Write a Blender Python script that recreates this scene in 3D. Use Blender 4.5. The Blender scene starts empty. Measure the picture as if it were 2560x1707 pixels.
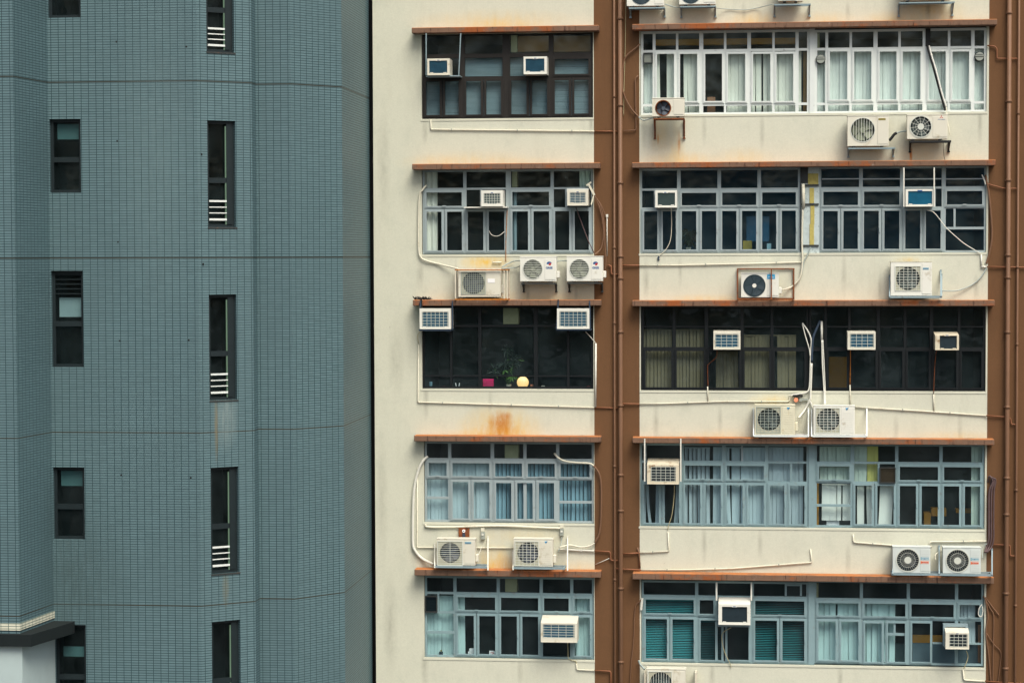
import bpy, bmesh, math, random
from mathutils import Vector, Matrix
random.seed(7)
S = bpy.context.scene
COL = S.collection
RAD = math.radians

# ------------------------------------------------------------------ camera
F, CX, CY, DIST = 5500.0, 1280.0, 853.5, 55.0
yaw, pitch, roll = RAD(-6.088), RAD(2.2266), RAD(0.1761)
fwd = Vector((math.sin(yaw)*math.cos(pitch), math.cos(yaw)*math.cos(pitch), -math.sin(pitch)))
r0 = Vector((math.cos(yaw), -math.sin(yaw), 0))
d0 = fwd.cross(r0)
if d0.z > 0: d0 = -d0
CR = r0*math.cos(roll) + d0*math.sin(roll)
CD = -r0*math.sin(roll) + d0*math.cos(roll)
cam_d = bpy.data.cameras.new('camera'); cam = bpy.data.objects.new('camera', cam_d); COL.objects.link(cam)
cam_d.sensor_width = 36; cam_d.lens = F/2560*36; cam_d.clip_start = .5; cam_d.clip_end = 600
m = Matrix((CR, -CD, -fwd)).transposed().to_4x4(); m.translation = Vector((0, -DIST, 0))
cam.matrix_world = m
S.camera = cam

def P(px, py, d=0.0):
    """point seen at photo pixel px,py lying d metres in front of the facade plane (y = -d)"""
    ray = CR*((px-CX)/F) + CD*((py-CY)/F) + fwd
    t = (DIST-d)/ray.y
    return Vector((0, -DIST, 0)) + ray*t
def XZ(x0, y0, x1, y1, d=0.0):
    xm, ym = (x0+x1)/2, (y0+y1)/2
    return P(x0, ym, d).x, P(x1, ym, d).x, P(xm, y1, d).z, P(xm, y0, d).z

# ------------------------------------------------------------------ materials
def nodes(name):
    mt = bpy.data.materials.new(name); mt.use_nodes = True
    nt = mt.node_tree; b = nt.nodes['Principled BSDF']
    return mt, nt, b
def N(nt, t, **kw):
    n = nt.nodes.new(t)
    for k, v in kw.items(): setattr(n, k, v)
    return n
def L(nt, a, b): nt.links.new(a, b)
def mix(nt, fac, a, b):
    n = N(nt, 'ShaderNodeMix', data_type='RGBA')
    for i, v in ((0, fac), (6, a), (7, b)):
        if hasattr(v, 'is_linked'): L(nt, v, n.inputs[i])
        else: n.inputs[i].default_value = v if i == 0 else (*v[:3], 1)
    return n.outputs[2]
def math_(nt, op, a, b=None, c=None, clamp=False):
    n = N(nt, 'ShaderNodeMath', operation=op, use_clamp=clamp)
    for i, v in enumerate((a, b, c)):
        if v is None: continue
        if hasattr(v, 'is_linked'): L(nt, v, n.inputs[i])
        else: n.inputs[i].default_value = v
    return n.outputs[0]
def ramp(nt, fac, lo, hi):
    n = N(nt, 'ShaderNodeMapRange'); n.inputs[1].default_value = lo; n.inputs[2].default_value = hi
    L(nt, fac, n.inputs[0]); return n.outputs[0]
def noise(nt, vec, scale, detail=4, rough=.6):
    n = N(nt, 'ShaderNodeTexNoise'); n.inputs['Scale'].default_value = scale
    n.inputs['Detail'].default_value = detail; n.inputs['Roughness'].default_value = rough
    if vec is not None: L(nt, vec, n.inputs['Vector'])
    return n.outputs[0]
def scaled(nt, vec, s):
    n = N(nt, 'ShaderNodeVectorMath', operation='MULTIPLY'); L(nt, vec, n.inputs[0]); n.inputs[1].default_value = s
    return n.outputs[0]
def worldpos(nt): return N(nt, 'ShaderNodeNewGeometry').outputs['Position']
def dark(c, k): return tuple(x*k for x in c)

def simple(name, col, rough=.55, var=.25, scale=6, metal=0, dirt=None, dirt_lo=.58, dirt_scale=5, stretch=(1, 1, 1), spec=.3, bump=0):
    mt, nt, b = nodes(name)
    w = worldpos(nt)
    c = mix(nt, noise(nt, w, scale), dark(col, 1-var), dark(col, 1+var))
    if dirt:
        dn = ramp(nt, noise(nt, scaled(nt, w, stretch), dirt_scale, 6, .7), dirt_lo, dirt_lo+.14)
        c = mix(nt, dn, c, dirt)
    L(nt, c, b.inputs['Base Color'])
    b.inputs['Roughness'].default_value = rough; b.inputs['Metallic'].default_value = metal
    b.inputs['Specular IOR Level'].default_value = spec
    if bump:
        bp = N(nt, 'ShaderNodeBump'); bp.inputs['Strength'].default_value = bump; bp.inputs['Distance'].default_value = .01
        L(nt, noise(nt, w, 60, 5), bp.inputs['Height']); L(nt, bp.outputs[0], b.inputs['Normal'])
    return mt
M = {}
M['canopy_base'] = None
M['alu'] = simple('blue grey aluminium', (.30, .365, .38), .45, .12, 3, dirt=(.25, .27, .26), dirt_lo=.6, spec=.4)
M['alu_white'] = simple('whitish aluminium', (.64, .69, .67), .45, .08, 3, dirt=(.4, .43, .42), dirt_lo=.63, spec=.4)
M['alu_blue'] = simple('weathered blue aluminium', (.215, .32, .345), .45, .12, 3, dirt=(.2, .22, .21), dirt_lo=.58, spec=.4)
M['bronze'] = simple('dark bronze frame', (.019, .017, .015), .5, .25, 8)
M['black_frame'] = simple('black frame', (.006, .009, .011), .5, .3, 5)
M['tower_frame'] = simple('dark tower window frame', (.010, .018, .021), .5, .3, 5)
M['casing'] = simple('cream unit casing', (.63, .615, .52), .45, .05, 4, dirt=(.42, .37, .25), dirt_lo=.58, dirt_scale=3)
M['casing_w'] = simple('white unit casing', (.69, .695, .63), .4, .05, 4, dirt=(.48, .45, .36), dirt_lo=.60, dirt_scale=3)
M['casing_y'] = simple('yellowed unit casing', (.62, .60, .46), .5, .08, 4, dirt=(.42, .30, .10), dirt_lo=.6, dirt_scale=4, stretch=(3, 3, .6))
M['casing_g'] = simple('bluish unit casing', (.54, .59, .57), .45, .05, 4, dirt=(.45, .47, .44), dirt_lo=.64)
M['casing_d'] = simple('dirty window unit casing', (.60, .55, .42), .5, .12, 5, dirt=(.24, .15, .07), dirt_lo=.55, dirt_scale=6)
M['shroud'] = simple('dark fan shroud', (.03, .045, .05), .6, .3, 8)
M['shroud_l'] = simple('pale fan shroud', (.10, .12, .10), .6, .3, 8)
M['blade'] = simple('grey fan blade', (.075, .105, .105), .5, .2, 10)
M['blade_b'] = simple('blue grey fan blade', (.085, .105, .135), .5, .2, 10)
M['blade_v'] = simple('stained fan blade', (.24, .27, .20), .5, .5, 12)
M['wire'] = simple('pale guard wire', (.55, .58, .52), .5, .1, 10)
M['wire_d'] = simple('dull guard wire', (.30, .34, .30), .5, .2, 10)
M['wire_dk'] = simple('dark guard wire', (.05, .085, .105), .5, .2, 10)
M['backing'] = simple('beige grille backing', (.38, .38, .29), .6, .2, 10)
M['coil'] = simple('blue coil fins', (.025, .10, .16), .5, .35, 9, dirt=(.03, .04, .04), dirt_lo=.6)
M['coil_dk'] = simple('dark coil fins', (.012, .024, .032), .5, .35, 9)
M['coil_br'] = simple('bright blue coil fins', (.01, .17, .29), .5, .35, 5)
M['coil_gn'] = simple('grey green louvre', (.07, .11, .11), .5, .2, 9)
M['rust'] = simple('rusty steel', (.20, .06, .018), .8, .6, 14, dirt=(.05, .025, .015), dirt_lo=.5, dirt_scale=9)
M['rust_o'] = simple('orange rust', (.42, .15, .02), .8, .6, 14, dirt=(.12, .04, .015), dirt_lo=.5, dirt_scale=9)
M['rust_w'] = simple('white paint over rust', (.60, .56, .45), .6, .2, 9, dirt=(.25, .10, .03), dirt_lo=.6, dirt_scale=8)
M['steel'] = simple('blue grey steel', (.22, .30, .33), .5, .2, 8, dirt=(.10, .08, .06), dirt_lo=.62)
M['steel_dk'] = simple('dark steel', (.035, .04, .04), .6, .4, 8, dirt=(.14, .06, .02), dirt_lo=.6)
M['black'] = simple('black rubber', (.012, .014, .015), .6, .3, 8)
M['navy'] = simple('dark blue strap', (.03, .05, .08), .6, .3, 8)
M['pvc'] = simple('cream painted pipe', (.63, .615, .50), .5, .08, 4, dirt=(.42, .37, .26), dirt_lo=.58)
M['pvc_w'] = simple('white pipe', (.66, .66, .59), .45, .08, 4)
M['pvc_g'] = simple('grey cable', (.34, .40, .38), .5, .15, 6)
M['cable_y'] = simple('yellowish cable', (.42, .38, .22), .6, .2, 6)
M['pipe_br'] = simple('brown painted pipe', (.165, .088, .05), .55, .15, 3, dirt=(.2, .08, .03), dirt_lo=.62, dirt_scale=2)
M['pipe_or'] = simple('rusty brown pipe', (.21, .085, .04), .6, .2, 5)
M['hose_p'] = simple('purple brown hose', (.10, .065, .065), .6, .3, 6)
M['red'] = simple('red plastic', (.45, .03, .03), .5, .1, 6)
M['blue_p'] = simple('blue logo', (.02, .09, .25), .5, .05, 6)
M['cyan_p'] = simple('cyan label', (.03, .30, .55), .5, .05, 6)
M['lblue_p'] = simple('pale blue label', (.22, .38, .45), .5, .05, 6)
M['orange_p'] = simple('orange label', (.75, .28, .16), .5, .05, 6)
M['red_p'] = simple('red letters', (.45, .05, .03), .5, .05, 6)
M['white_p'] = simple('white letters', (.8, .8, .8), .5, .03, 6)
M['pink'] = simple('pink card', (.60, .015, .12), .5, .06, 20)
M['cardboard'] = simple('cardboard', (0.216, 0.102, 0.054), .8, .1, 8)
M['green'] = simple('leaf green', (.02, .05, .02), .5, .4, 30)
M['leaf_l'] = simple('light leaf green', (.05, .11, .025), .5, .3, 30)
M['leaf_d'] = simple('shaded leaf green', (.008, .018, .014), .5, .4, 30)
M['yellow_bag'] = simple('yellow bag', (0.216, 0.180, 0.042), .7, .2, 9)
M['orange_w'] = simple('orange wood', (0.330, 0.156, 0.018), .6, .15, 7)
M['brown_w'] = simple('brown wood', (0.204, 0.114, 0.042), .6, .25, 4, stretch=(1, 1, 8))
M['beam'] = simple('pale yellow plaster', (0.300, 0.288, 0.162), .7, .1, 6, dirt=(.35, .33, .2), dirt_lo=.55)
M['blue_panel'] = simple('blue board', (0.024, 0.120, 0.228), .6, .2, 4)
M['grey_panel'] = simple('grey blue partition', (0.078, 0.120, 0.144), .7, .15, 4)
M['foam'] = simple('yellow insulation', (.42, .36, .11), .9, .35, 12)
M['foil'] = simple('torn white sheeting', (.46, .54, .54), .5, .35, 7, dirt=(.07, .10, .11), dirt_lo=.56, dirt_scale=7)
M['vent'] = simple('grey vent', (.30, .33, .29), .5, .1, 8)
M['vent_br'] = simple('brown louvre', (.16, .14, .10), .6, .15, 8)
for nm, c in (('bl_dim', (.10, .19, .20)), ('bl_white', (.66, .66, .60)), ('bl_warm', (.72, .69, .60)), ('bl_blue', (.20, .33, .40)), ('bl_lblue', (.42, .51, .54)), ('bl_slate', (.38, .45, .48)),
              ('bl_teal', (.035, .25, .27)), ('bl_tealdk', (.015, .12, .14)), ('bl_grey', (.17, .235, .26)), ('bl_brown', (.13, .11, .065)),
              ('bl_yellow', (.60, .56, .16)), ('bl_green', (.50, .58, .50)), ('bl_aqua', (.42, .57, .56)), ('bl_pale', (.72, .72, .66))):
    M[nm] = simple('blind '+nm, c, .7, .10, 3)
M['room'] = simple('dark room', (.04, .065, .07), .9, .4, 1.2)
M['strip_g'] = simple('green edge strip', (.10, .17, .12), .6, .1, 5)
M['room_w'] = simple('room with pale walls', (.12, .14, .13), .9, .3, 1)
M['room_refl'] = simple('room with painted blue reflections', (.035, .12, .19), .9, .4, .8)  # bluish reflections of the panes painted into the room walls
M['ground'] = simple('dark street', (.06, .06, .06), .9, .3, .3)
M['white_wall'] = simple('white plaster', (.38, .47, .47), .8, .1, 2)
M['dark_ledge'] = simple('dark ledge', (.005, .010, .011), .8, .3, 3)

def glass_mat(name, tint=(.75, .85, .86), refl=.02, haze=.024):
    mt = bpy.data.materials.new(name); mt.use_nodes = True; nt = mt.node_tree; nt.nodes.clear()
    o = N(nt, 'ShaderNodeOutputMaterial'); t = N(nt, 'ShaderNodeBsdfTransparent'); g = N(nt, 'ShaderNodeBsdfGlossy'); mx = N(nt, 'ShaderNodeMixShader')
    t.inputs[0].default_value = (*tint, 1); g.inputs['Roughness'].default_value = .03; g.inputs[0].default_value = (.8, .9, .95, 1)
    w = worldpos(nt)
    bp = N(nt, 'ShaderNodeBump'); bp.inputs['Strength'].default_value = 1; bp.inputs['Distance'].default_value = .02; L(nt, noise(nt, w, 1.6, 2), bp.inputs['Height']); L(nt, bp.outputs[0], g.inputs['Normal'])
    L(nt, math_(nt, 'MULTIPLY', ramp(nt, noise(nt, w, 1.1, 3), .3, .75), refl*2), mx.inputs[0])
    L(nt, t.outputs[0], mx.inputs[1]); L(nt, g.outputs[0], mx.inputs[2])
    df = N(nt, 'ShaderNodeBsdfDiffuse'); df.inputs[0].default_value = (.36, .52, .55, 1); m2 = N(nt, 'ShaderNodeMixShader')  # thin diffuse layer painted as haze, lifts the black panes
    L(nt, math_(nt, 'MULTIPLY', ramp(nt, noise(nt, scaled(nt, w, (1, 1, .6)), 2.2, 7, .7), .3, .75), haze*2), m2.inputs[0]); L(nt, mx.outputs[0], m2.inputs[1]); L(nt, df.outputs[0], m2.inputs[2]); L(nt, m2.outputs[0], o.inputs[0])
    return mt
M['glass'] = glass_mat('window glass', (.86, .96, .98), .035)
M['glass_dk'] = glass_mat('dark tinted glass', (.42, .50, .52), .02)
M['glass_tower'] = glass_mat('tower glass', (.6, .72, .72), .02, .016)
lm, lnt, lb = nodes('glowing lamp globe')
lb.inputs['Base Color'].default_value = (.5, .42, .28, 1); lb.inputs['Emission Color'].default_value = (1, .60, .20, 1); lb.inputs['Emission Strength'].default_value = .46
M['lamp'] = lm

def uvnode(nt): return N(nt, 'ShaderNodeUVMap').outputs[0]
def stain(nt, x, z, dx, dz):
    """soft blob mask 1 at x,z -> 0 at radii dx,dz in wall metres (uv)"""
    sub = N(nt, 'ShaderNodeVectorMath', operation='SUBTRACT'); L(nt, uvnode(nt), sub.inputs[0]); sub.inputs[1].default_value = (x, z, 0)
    v = scaled(nt, sub.outputs[0], (1/dx, 1/dz, 0))
    ln = N(nt, 'ShaderNodeVectorMath', operation='LENGTH'); L(nt, v, ln.inputs[0])
    return math_(nt, 'SUBTRACT', 1, ln.outputs['Value'], clamp=True)
def wall_mat(name, col, mott, stains=(), yellow=(), streak=.42, streakcol=(.40, .38, .29), spots=True, grey=()):
    mt, nt, b = nodes(name); uv = uvnode(nt)
    c = mix(nt, noise(nt, uv, .7, 6, .65), dark(col, 1-mott), dark(col, 1+mott*.6))
    c = mix(nt, math_(nt, 'MULTIPLY', ramp(nt, noise(nt, uv, 26, 6, .85), .36, .64), .42), c, dark(col, .70))
    st = ramp(nt, noise(nt, scaled(nt, uv, (2.4, .3, 1)), 1.5, 8, .78), .50, .80)
    st = math_(nt, 'MULTIPLY', st, ramp(nt, noise(nt, uv, .5, 3), .35, .7))
    c = mix(nt, math_(nt, 'MULTIPLY', st, streak), c, streakcol)
    gm = ramp(nt, noise(nt, scaled(nt, uv, (1, .7, 1)), 2.1, 9, .74), .50, .72)
    c = mix(nt, math_(nt, 'MULTIPLY', gm, .40), c, (col[0]*.66, col[1]*.70, col[2]*.70))
    sk = ramp(nt, noise(nt, uv, 11, 7, .85), .40, .62)
    c = mix(nt, math_(nt, 'MULTIPLY', sk, .22), c, dark(col, .72))
    if spots:
        sp = ramp(nt, noise(nt, scaled(nt, uv, (1, 1.5, 1)), 3.6, 9, .78), .645, .69)
        c = mix(nt, math_(nt, 'MULTIPLY', sp, .45), c, dark(col, .45))
    nz = ramp(nt, noise(nt, scaled(nt, uv, (3, 1, 1)), 2.2, 6, .7), .2, .72)
    for (x, z, dx, dz, k) in yellow:
        f = math_(nt, 'MULTIPLY', math_(nt, 'MULTIPLY', stain(nt, x, z, dx, dz), nz), k, clamp=True)
        c = mix(nt, f, c, (.62, .42, .10))
    for (x, z, dx, dz, k) in stains:
        f = math_(nt, 'MULTIPLY', math_(nt, 'MULTIPLY', stain(nt, x, z, dx, dz), nz), k, clamp=True)
        c = mix(nt, f, c, (.45, .17, .03))
    for (x, z, dx, dz, k) in grey:
        f = math_(nt, 'MULTIPLY', math_(nt, 'MULTIPLY', stain(nt, x, z, dx, dz), nz), k, clamp=True)
        c = mix(nt, f, c, (.25, .25, .20))
    L(nt, c, b.inputs['Base Color']); b.inputs['Roughness'].default_value = .9; b.inputs['Specular IOR Level'].default_value = .15
    bp = N(nt, 'ShaderNodeBump'); bp.inputs['Strength'].default_value = .25; bp.inputs['Distance'].default_value = .01
    L(nt, noise(nt, uv, 40, 6, .7), bp.inputs['Height']); L(nt, bp.outputs[0], b.inputs['Normal'])
    return mt
def st(px, py, rx, ry, k=1.0):
    p = P(px, py); return (p.x, p.z, rx/100, ry/100, k)
ystains = [st(1250, 1075, 120, 70, 1.3), st(1215, 655, 75, 24, 1.5), st(1240, 1412, 60, 60, 1.2), st(1880, 52, 70, 30, .6), st(1690, 380, 26, 80, .6), st(1240, 52, 220, 32, .5),
           st(1180, 400, 180, 26, .4), st(1320, 745, 140, 22, .4), st(2060, 52, 90, 26, .5), st(1860, 398, 80, 34, .5), st(2290, 385, 60, 26, .4), st(2330, 30, 90, 40, .7),
           st(2270, 655, 40, 16, .9), st(1930, 1005, 70, 26, .8), st(1300, 1340, 160, 30, .35), st(2230, 52, 90, 30, .4), st(1650, 340, 30, 60, .6)]
_r = random.Random(11)
for cx0, cx1, cy in ((1030, 1485, 64), (1030, 1485, 407), (1032, 1485, 748), (1035, 1485, 1086), (1036, 1485, 1420), (1600, 2466, 52), (1600, 2466, 401), (1600, 2466, 748), (1600, 2462, 1092), (1600, 2460, 1433)):
    for k in range(2 if cx1 < 1500 else 3):
        ystains.append(st(_r.uniform(cx0+40, cx1-40), cy, _r.uniform(60, 150), _r.uniform(14, 26), _r.uniform(.25, .5)))
GR = [st(x, y, w_, h_, k) for x, y, w_, h_, k in ((1062, 330, 9, 36, .8), (1478, 310, 8, 44, .7), (1050, 690, 12, 40, .8), (1140, 700, 6, 60, .7), (1320, 735, 7, 30, .8), (1440, 735, 6, 34, .7), (1065, 1000, 9, 60, .8), (1225, 1000, 7, 40, .6), (1480, 1050, 8, 50, .7),
    (1062, 1670, 12, 60, .8), (1300, 1675, 9, 45, .7), (960, 420, 20, 160, .5), (990, 900, 24, 120, .5), (955, 1250, 16, 200, .5), (975, 1560, 22, 150, .6), (1610, 320, 9, 60, .8), (1760, 320, 8, 50, .6), (1905, 330, 8, 56, .7), (2450, 310, 8, 60, .8), (2240, 380, 7, 24, .8),
    (1615, 700, 10, 60, .8), (1700, 680, 7, 50, .6), (2110, 690, 9, 60, .7), (2200, 720, 7, 40, .7), (2440, 720, 8, 40, .7), (1640, 1050, 10, 60, .8), (1800, 1050, 8, 45, .7), (2240, 1070, 9, 40, .7), (2400, 1060, 8, 50, .7), (1760, 1360, 9, 60, .8), (1900, 1360, 8, 50, .7), (2120, 1400, 9, 50, .7),
    (1780, 1690, 10, 40, .8), (2100, 1690, 9, 40, .8), (2320, 25, 9, 34, 1.0), (2120, 30, 8, 30, .7), (1860, 30, 8, 30, .7))]
rstains = [st(1252, 1055, 38, 34, 1.5), st(1250, 1082, 60, 34, .8), st(1262, 1424, 42, 40, .5), st(2277, 390, 5, 26, 2.2), st(1698, 358, 5, 34, 1.3), st(1645, 348, 3, 18, 1.2), st(1265, 1040, 20, 12, 1.0)]
M['cream'] = wall_mat('cream render', (.63, .64, .53), .07, rstains, ystains, grey=GR)
M['brown'] = wall_mat('brown painted render', (.155, .080, .039), .2, streak=.55, streakcol=(.065, .035, .022), spots=False)

# rusty canopy edge
mt, nt, b = nodes('rusty brown canopy'); w = worldpos(nt)
c = mix(nt, noise(nt, scaled(nt, w, (1, 1, 2)), 5, 5), (.135, .082, .055), (.215, .128, .086))
c = mix(nt, ramp(nt, noise(nt, scaled(nt, w, (.9, .9, 1.2)), 1.1, 7, .72), .51, .62), c, (.28, .085, .027))
c = mix(nt, math_(nt, 'MULTIPLY', ramp(nt, noise(nt, scaled(nt, w, (5, 5, .8)), 2.2, 6, .75), .54, .64), .95), c, (.05, .024, .017))
c = mix(nt, math_(nt, 'MULTIPLY', ramp(nt, noise(nt, scaled(nt, w, (4, 4, 3)), 1.7, 6, .7), .64, .70), .6), c, (.27, .22, .19))
nz = N(nt, 'ShaderNodeSeparateXYZ'); L(nt, N(nt, 'ShaderNodeNewGeometry').outputs['Normal'], nz.inputs[0])
c = mix(nt, math_(nt, 'MULTIPLY', ramp(nt, nz.outputs[2], .3, .8), ramp(nt, noise(nt, w, 2.5, 5), .25, .5)), c, (.42, .16, .055))
L(nt, c, b.inputs['Base Color']); b.inputs['Roughness'].default_value = .8; b.inputs['Specular IOR Level'].default_value = .2
bp = N(nt, 'ShaderNodeBump'); bp.inputs['Strength'].default_value = .4; bp.inputs['Distance'].default_value = .01
L(nt, noise(nt, w, 25, 6), bp.inputs['Height']); L(nt, bp.outputs[0], b.inputs['Normal'])
M['canopy'] = mt

# small grey blue wall tiles with dark grout; uv in metres along the wall
def tile_mat(name, col, joints=(), stains=()):
    mt, nt, b = nodes(name); uv = uvnode(nt)
    br = N(nt, 'ShaderNodeTexBrick', offset=0.0, squash=1.0)
    L(nt, uv, br.inputs['Vector']); br.inputs['Scale'].default_value = 1
    br.inputs['Color1'].default_value = (*dark(col, .94), 1); br.inputs['Color2'].default_value = (*dark(col, 1.07), 1)
    br.inputs['Mortar'].default_value = (col[0]*.10, col[1]*.19, col[2]*.21, 1)
    br.inputs['Mortar Size'].default_value = .0082; br.inputs['Mortar Smooth'].default_value = .2
    br.inputs['Brick Width'].default_value = .174; br.inputs['Row Height'].default_value = .0582
    c = br.outputs['Color']
    nz = noise(nt, uv, .35, 5, .6)
    c = mix(nt, math_(nt, 'MULTIPLY', ramp(nt, nz, .35, .7), .38), c, dark(col, .62))
    c = mix(nt, math_(nt, 'MULTIPLY', ramp(nt, noise(nt, scaled(nt, uv, (3, .25, 1)), 1.5, 6, .7), .5, .8), .35), c, dark(col, .6))
    sep = N(nt, 'ShaderNodeSeparateXYZ'); L(nt, uv, sep.inputs[0])
    for z in joints:
        f = math_(nt, 'LESS_THAN', math_(nt, 'ABSOLUTE', math_(nt, 'SUBTRACT', sep.outputs[1], z)), .014)
        c = mix(nt, f, c, (.030, .033, .026))
    for (x, z, dx, dz, k, cc) in stains:
        f = math_(nt, 'MULTIPLY', math_(nt, 'MULTIPLY', stain(nt, x, z, dx, dz), ramp(nt, noise(nt, scaled(nt, uv, (8, 1, 1)), 2, 5), .2, .6)), k, clamp=True)
        c = mix(nt, f, c, cc)
    L(nt, c, b.inputs['Base Color']); b.inputs['Roughness'].default_value = .5; b.inputs['Specular IOR Level'].default_value = .3
    bp = N(nt, 'ShaderNodeBump'); bp.inputs['Strength'].default_value = .5; bp.inputs['Distance'].default_value = .006; bp.invert = True
    L(nt, br.outputs['Fac'], bp.inputs['Height']); L(nt, bp.outputs[0], b.inputs['Normal'])
    return mt

# ------------------------------------------------------------------ mesh builder
class MB:
    def __init__(s): s.bm = bmesh.new(); s.uv = s.bm.loops.layers.uv.new('UVMap')
    def face(s, pts, uvs=None):
        f = s.bm.faces.new([s.bm.verts.new(p) for p in pts])
        if uvs:
            for l, u in zip(f.loops, uvs): l[s.uv].uv = u
        return f
    def box(s, x0, x1, y0, y1, z0, z1, bev=0):
        mtx = Matrix.Translation(((x0+x1)/2, (y0+y1)/2, (z0+z1)/2)) @ Matrix.Diagonal((abs(x1-x0), abs(y1-y0), abs(z1-z0), 1))
        g = bmesh.ops.create_cube(s.bm, size=1, matrix=mtx)
        if bev:
            es = list({e for v in g['verts'] for e in v.link_edges})
            bmesh.ops.bevel(s.bm, geom=es, offset=bev, segments=1, affect='EDGES', profile=.5)
        return s
    def rbox(s, rect, dback, dfront, bev=0):
        """photo-pixel rectangle measured on its front, extruded between two distances before the facade"""
        x0, x1, z0, z1 = XZ(*rect, dfront); return s.box(x0, x1, -dfront, -dback, z0, z1, bev)
    def bar(s, a, b, w, t=None):
        a, b = Vector(a), Vector(b); ax = (b-a); ln = ax.length; ax.normalize()
        up = Vector((0, 1, 0)) if abs(ax.y) < .9 else Vector((1, 0, 0))
        sx = ax.cross(up).normalized(); sy = sx.cross(ax)
        t = t or w
        mtx = Matrix((sx*w, sy*t, ax*ln)).transposed().to_4x4(); mtx.translation = (a+b)/2
        bmesh.ops.create_cube(s.bm, size=1, matrix=mtx); return s
    def tube(s, pts, r, n=8, smooth=False, closed=False):
        pts = [Vector(p) for p in pts]
        if smooth and len(pts) > 2:
            out = []
            for i in range(len(pts)-1):
                p0, p1, p2, p3 = pts[max(i-1, 0)], pts[i], pts[i+1], pts[min(i+2, len(pts)-1)]
                for k in range(6):
                    t = k/6; out.append(.5*((2*p1)+(p2-p0)*t+(2*p0-5*p1+4*p2-p3)*t*t+(3*p1-p0-3*p2+p3)*t**3))
            pts = out+[pts[-1]]
        elif len(pts) > 2:      # rounded elbows
            out = [pts[0]]
            for i in range(1, len(pts)-1):
                a, c, e = pts[i-1], pts[i], pts[i+1]; k = min(r*2.2, (a-c).length*.45, (e-c).length*.45)
                out += [c+(a-c).normalized()*k, c*.5+.25*(c+(a-c).normalized()*k)+.25*(c+(e-c).normalized()*k), c+(e-c).normalized()*k]
            pts = out+[pts[-1]]
        rings = []; prev = None
        for i, p in enumerate(pts):
            d = (pts[min(i+1, len(pts)-1)]-pts[max(i-1, 0)]).normalized()
            if prev is None: u = d.orthogonal().normalized()
            else: u = (prev-d*prev.dot(d)).normalized()
            prev = u; v = d.cross(u)
            rings.append([s.bm.verts.new(p+(u*math.cos(6.2832*k/n)+v*math.sin(6.2832*k/n))*r) for k in range(n)])
        for a, b in zip(rings, rings[1:]):
            for k in range(n):
                f = s.bm.faces.new((a[k], a[(k+1) % n], b[(k+1) % n], b[k])); f.smooth = True
        s.bm.faces.new(rings[0][::-1]); s.bm.faces.new(rings[-1]); return s
    def cyl(s, c, r, d0, d1, n=32, r2=None):
        """cylinder along y between y0,y1 at centre x,z"""
        r2 = r if r2 is None else r2
        a = [s.bm.verts.new((c[0]+r*math.cos(6.2832*k/n), d0, c[1]+r*math.sin(6.2832*k/n))) for k in range(n)]
        b = [s.bm.verts.new((c[0]+r2*math.cos(6.2832*k/n), d1, c[1]+r2*math.sin(6.2832*k/n))) for k in range(n)]
        for k in range(n): s.bm.faces.new((a[k], a[(k+1) % n], b[(k+1) % n], b[k]))
        s.bm.faces.new(a); s.bm.faces.new(b[::-1]); return s
    def ring(s, c, r, w, y, n=40, t=.012):
        pts = [(c[0]+r*math.cos(6.2832*k/n), y, c[1]+r*math.sin(6.2832*k/n)) for k in range(n)]
        for k in range(n): s.bar(pts[k], pts[(k+1) % n], w, t)
        return s
    def frame(s, x0, x1, z0, z1, w, y0, y1, wb=None):
        wb = wb or w
        s.box(x0, x0+w, y0, y1, z0, z1); s.box(x1-w, x1, y0, y1, z0, z1)
        s.box(x0+w, x1-w, y0+.001, y1-.001, z1-w, z1); s.box(x0+w, x1-w, y0+.001, y1-.001, z0, z0+wb); return s
    def leaf(s, p, dirn, ln, w):
        d = Vector(dirn).normalized(); sd = d.cross(Vector((random.uniform(-.4, .4), 1, random.uniform(-.4, .4)))).normalized()*w
        p = Vector(p); mid = p+d*ln*.5+Vector((0, -.02, 0)); s.face([p, mid+sd, p+d*ln-Vector((0, 0, ln*.15)), mid-sd])

def org(o):
    v = Vector((0, 0, 0))
    while o: v += o.location; o = o.parent
    return v
def obj(name, mb, mat, parent=None, label=None, cat=None, group=None, kind=None):
    bm = mb.bm
    bmesh.ops.recalc_face_normals(bm, faces=bm.faces)
    me = bpy.data.meshes.new(name)
    xs = [v.co for v in bm.verts]
    c = Vector(((min(v.x for v in xs)+max(v.x for v in xs))/2, (min(v.y for v in xs)+max(v.y for v in xs))/2, min(v.z for v in xs)))
    bmesh.ops.translate(bm, verts=bm.verts, vec=-c)
    bm.to_mesh(me); bm.free(); me.materials.append(M[mat] if isinstance(mat, str) else mat)
    o = bpy.data.objects.new(name, me); COL.objects.link(o)
    o.location = c-org(parent)
    if parent: o.parent = parent
    tag(o, label, cat, group, kind); return o
def tag(o, label=None, cat=None, group=None, kind=None):
    if label: o['label'] = label
    if cat: o['category'] = cat
    if group: o['group'] = group
    if kind: o['kind'] = kind
    return o
def thing(name, loc, label, cat, group=None):
    o = bpy.data.objects.new(name, None); o.empty_display_size = .2; COL.objects.link(o); o.location = loc
    return tag(o, label, cat, group)
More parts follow.
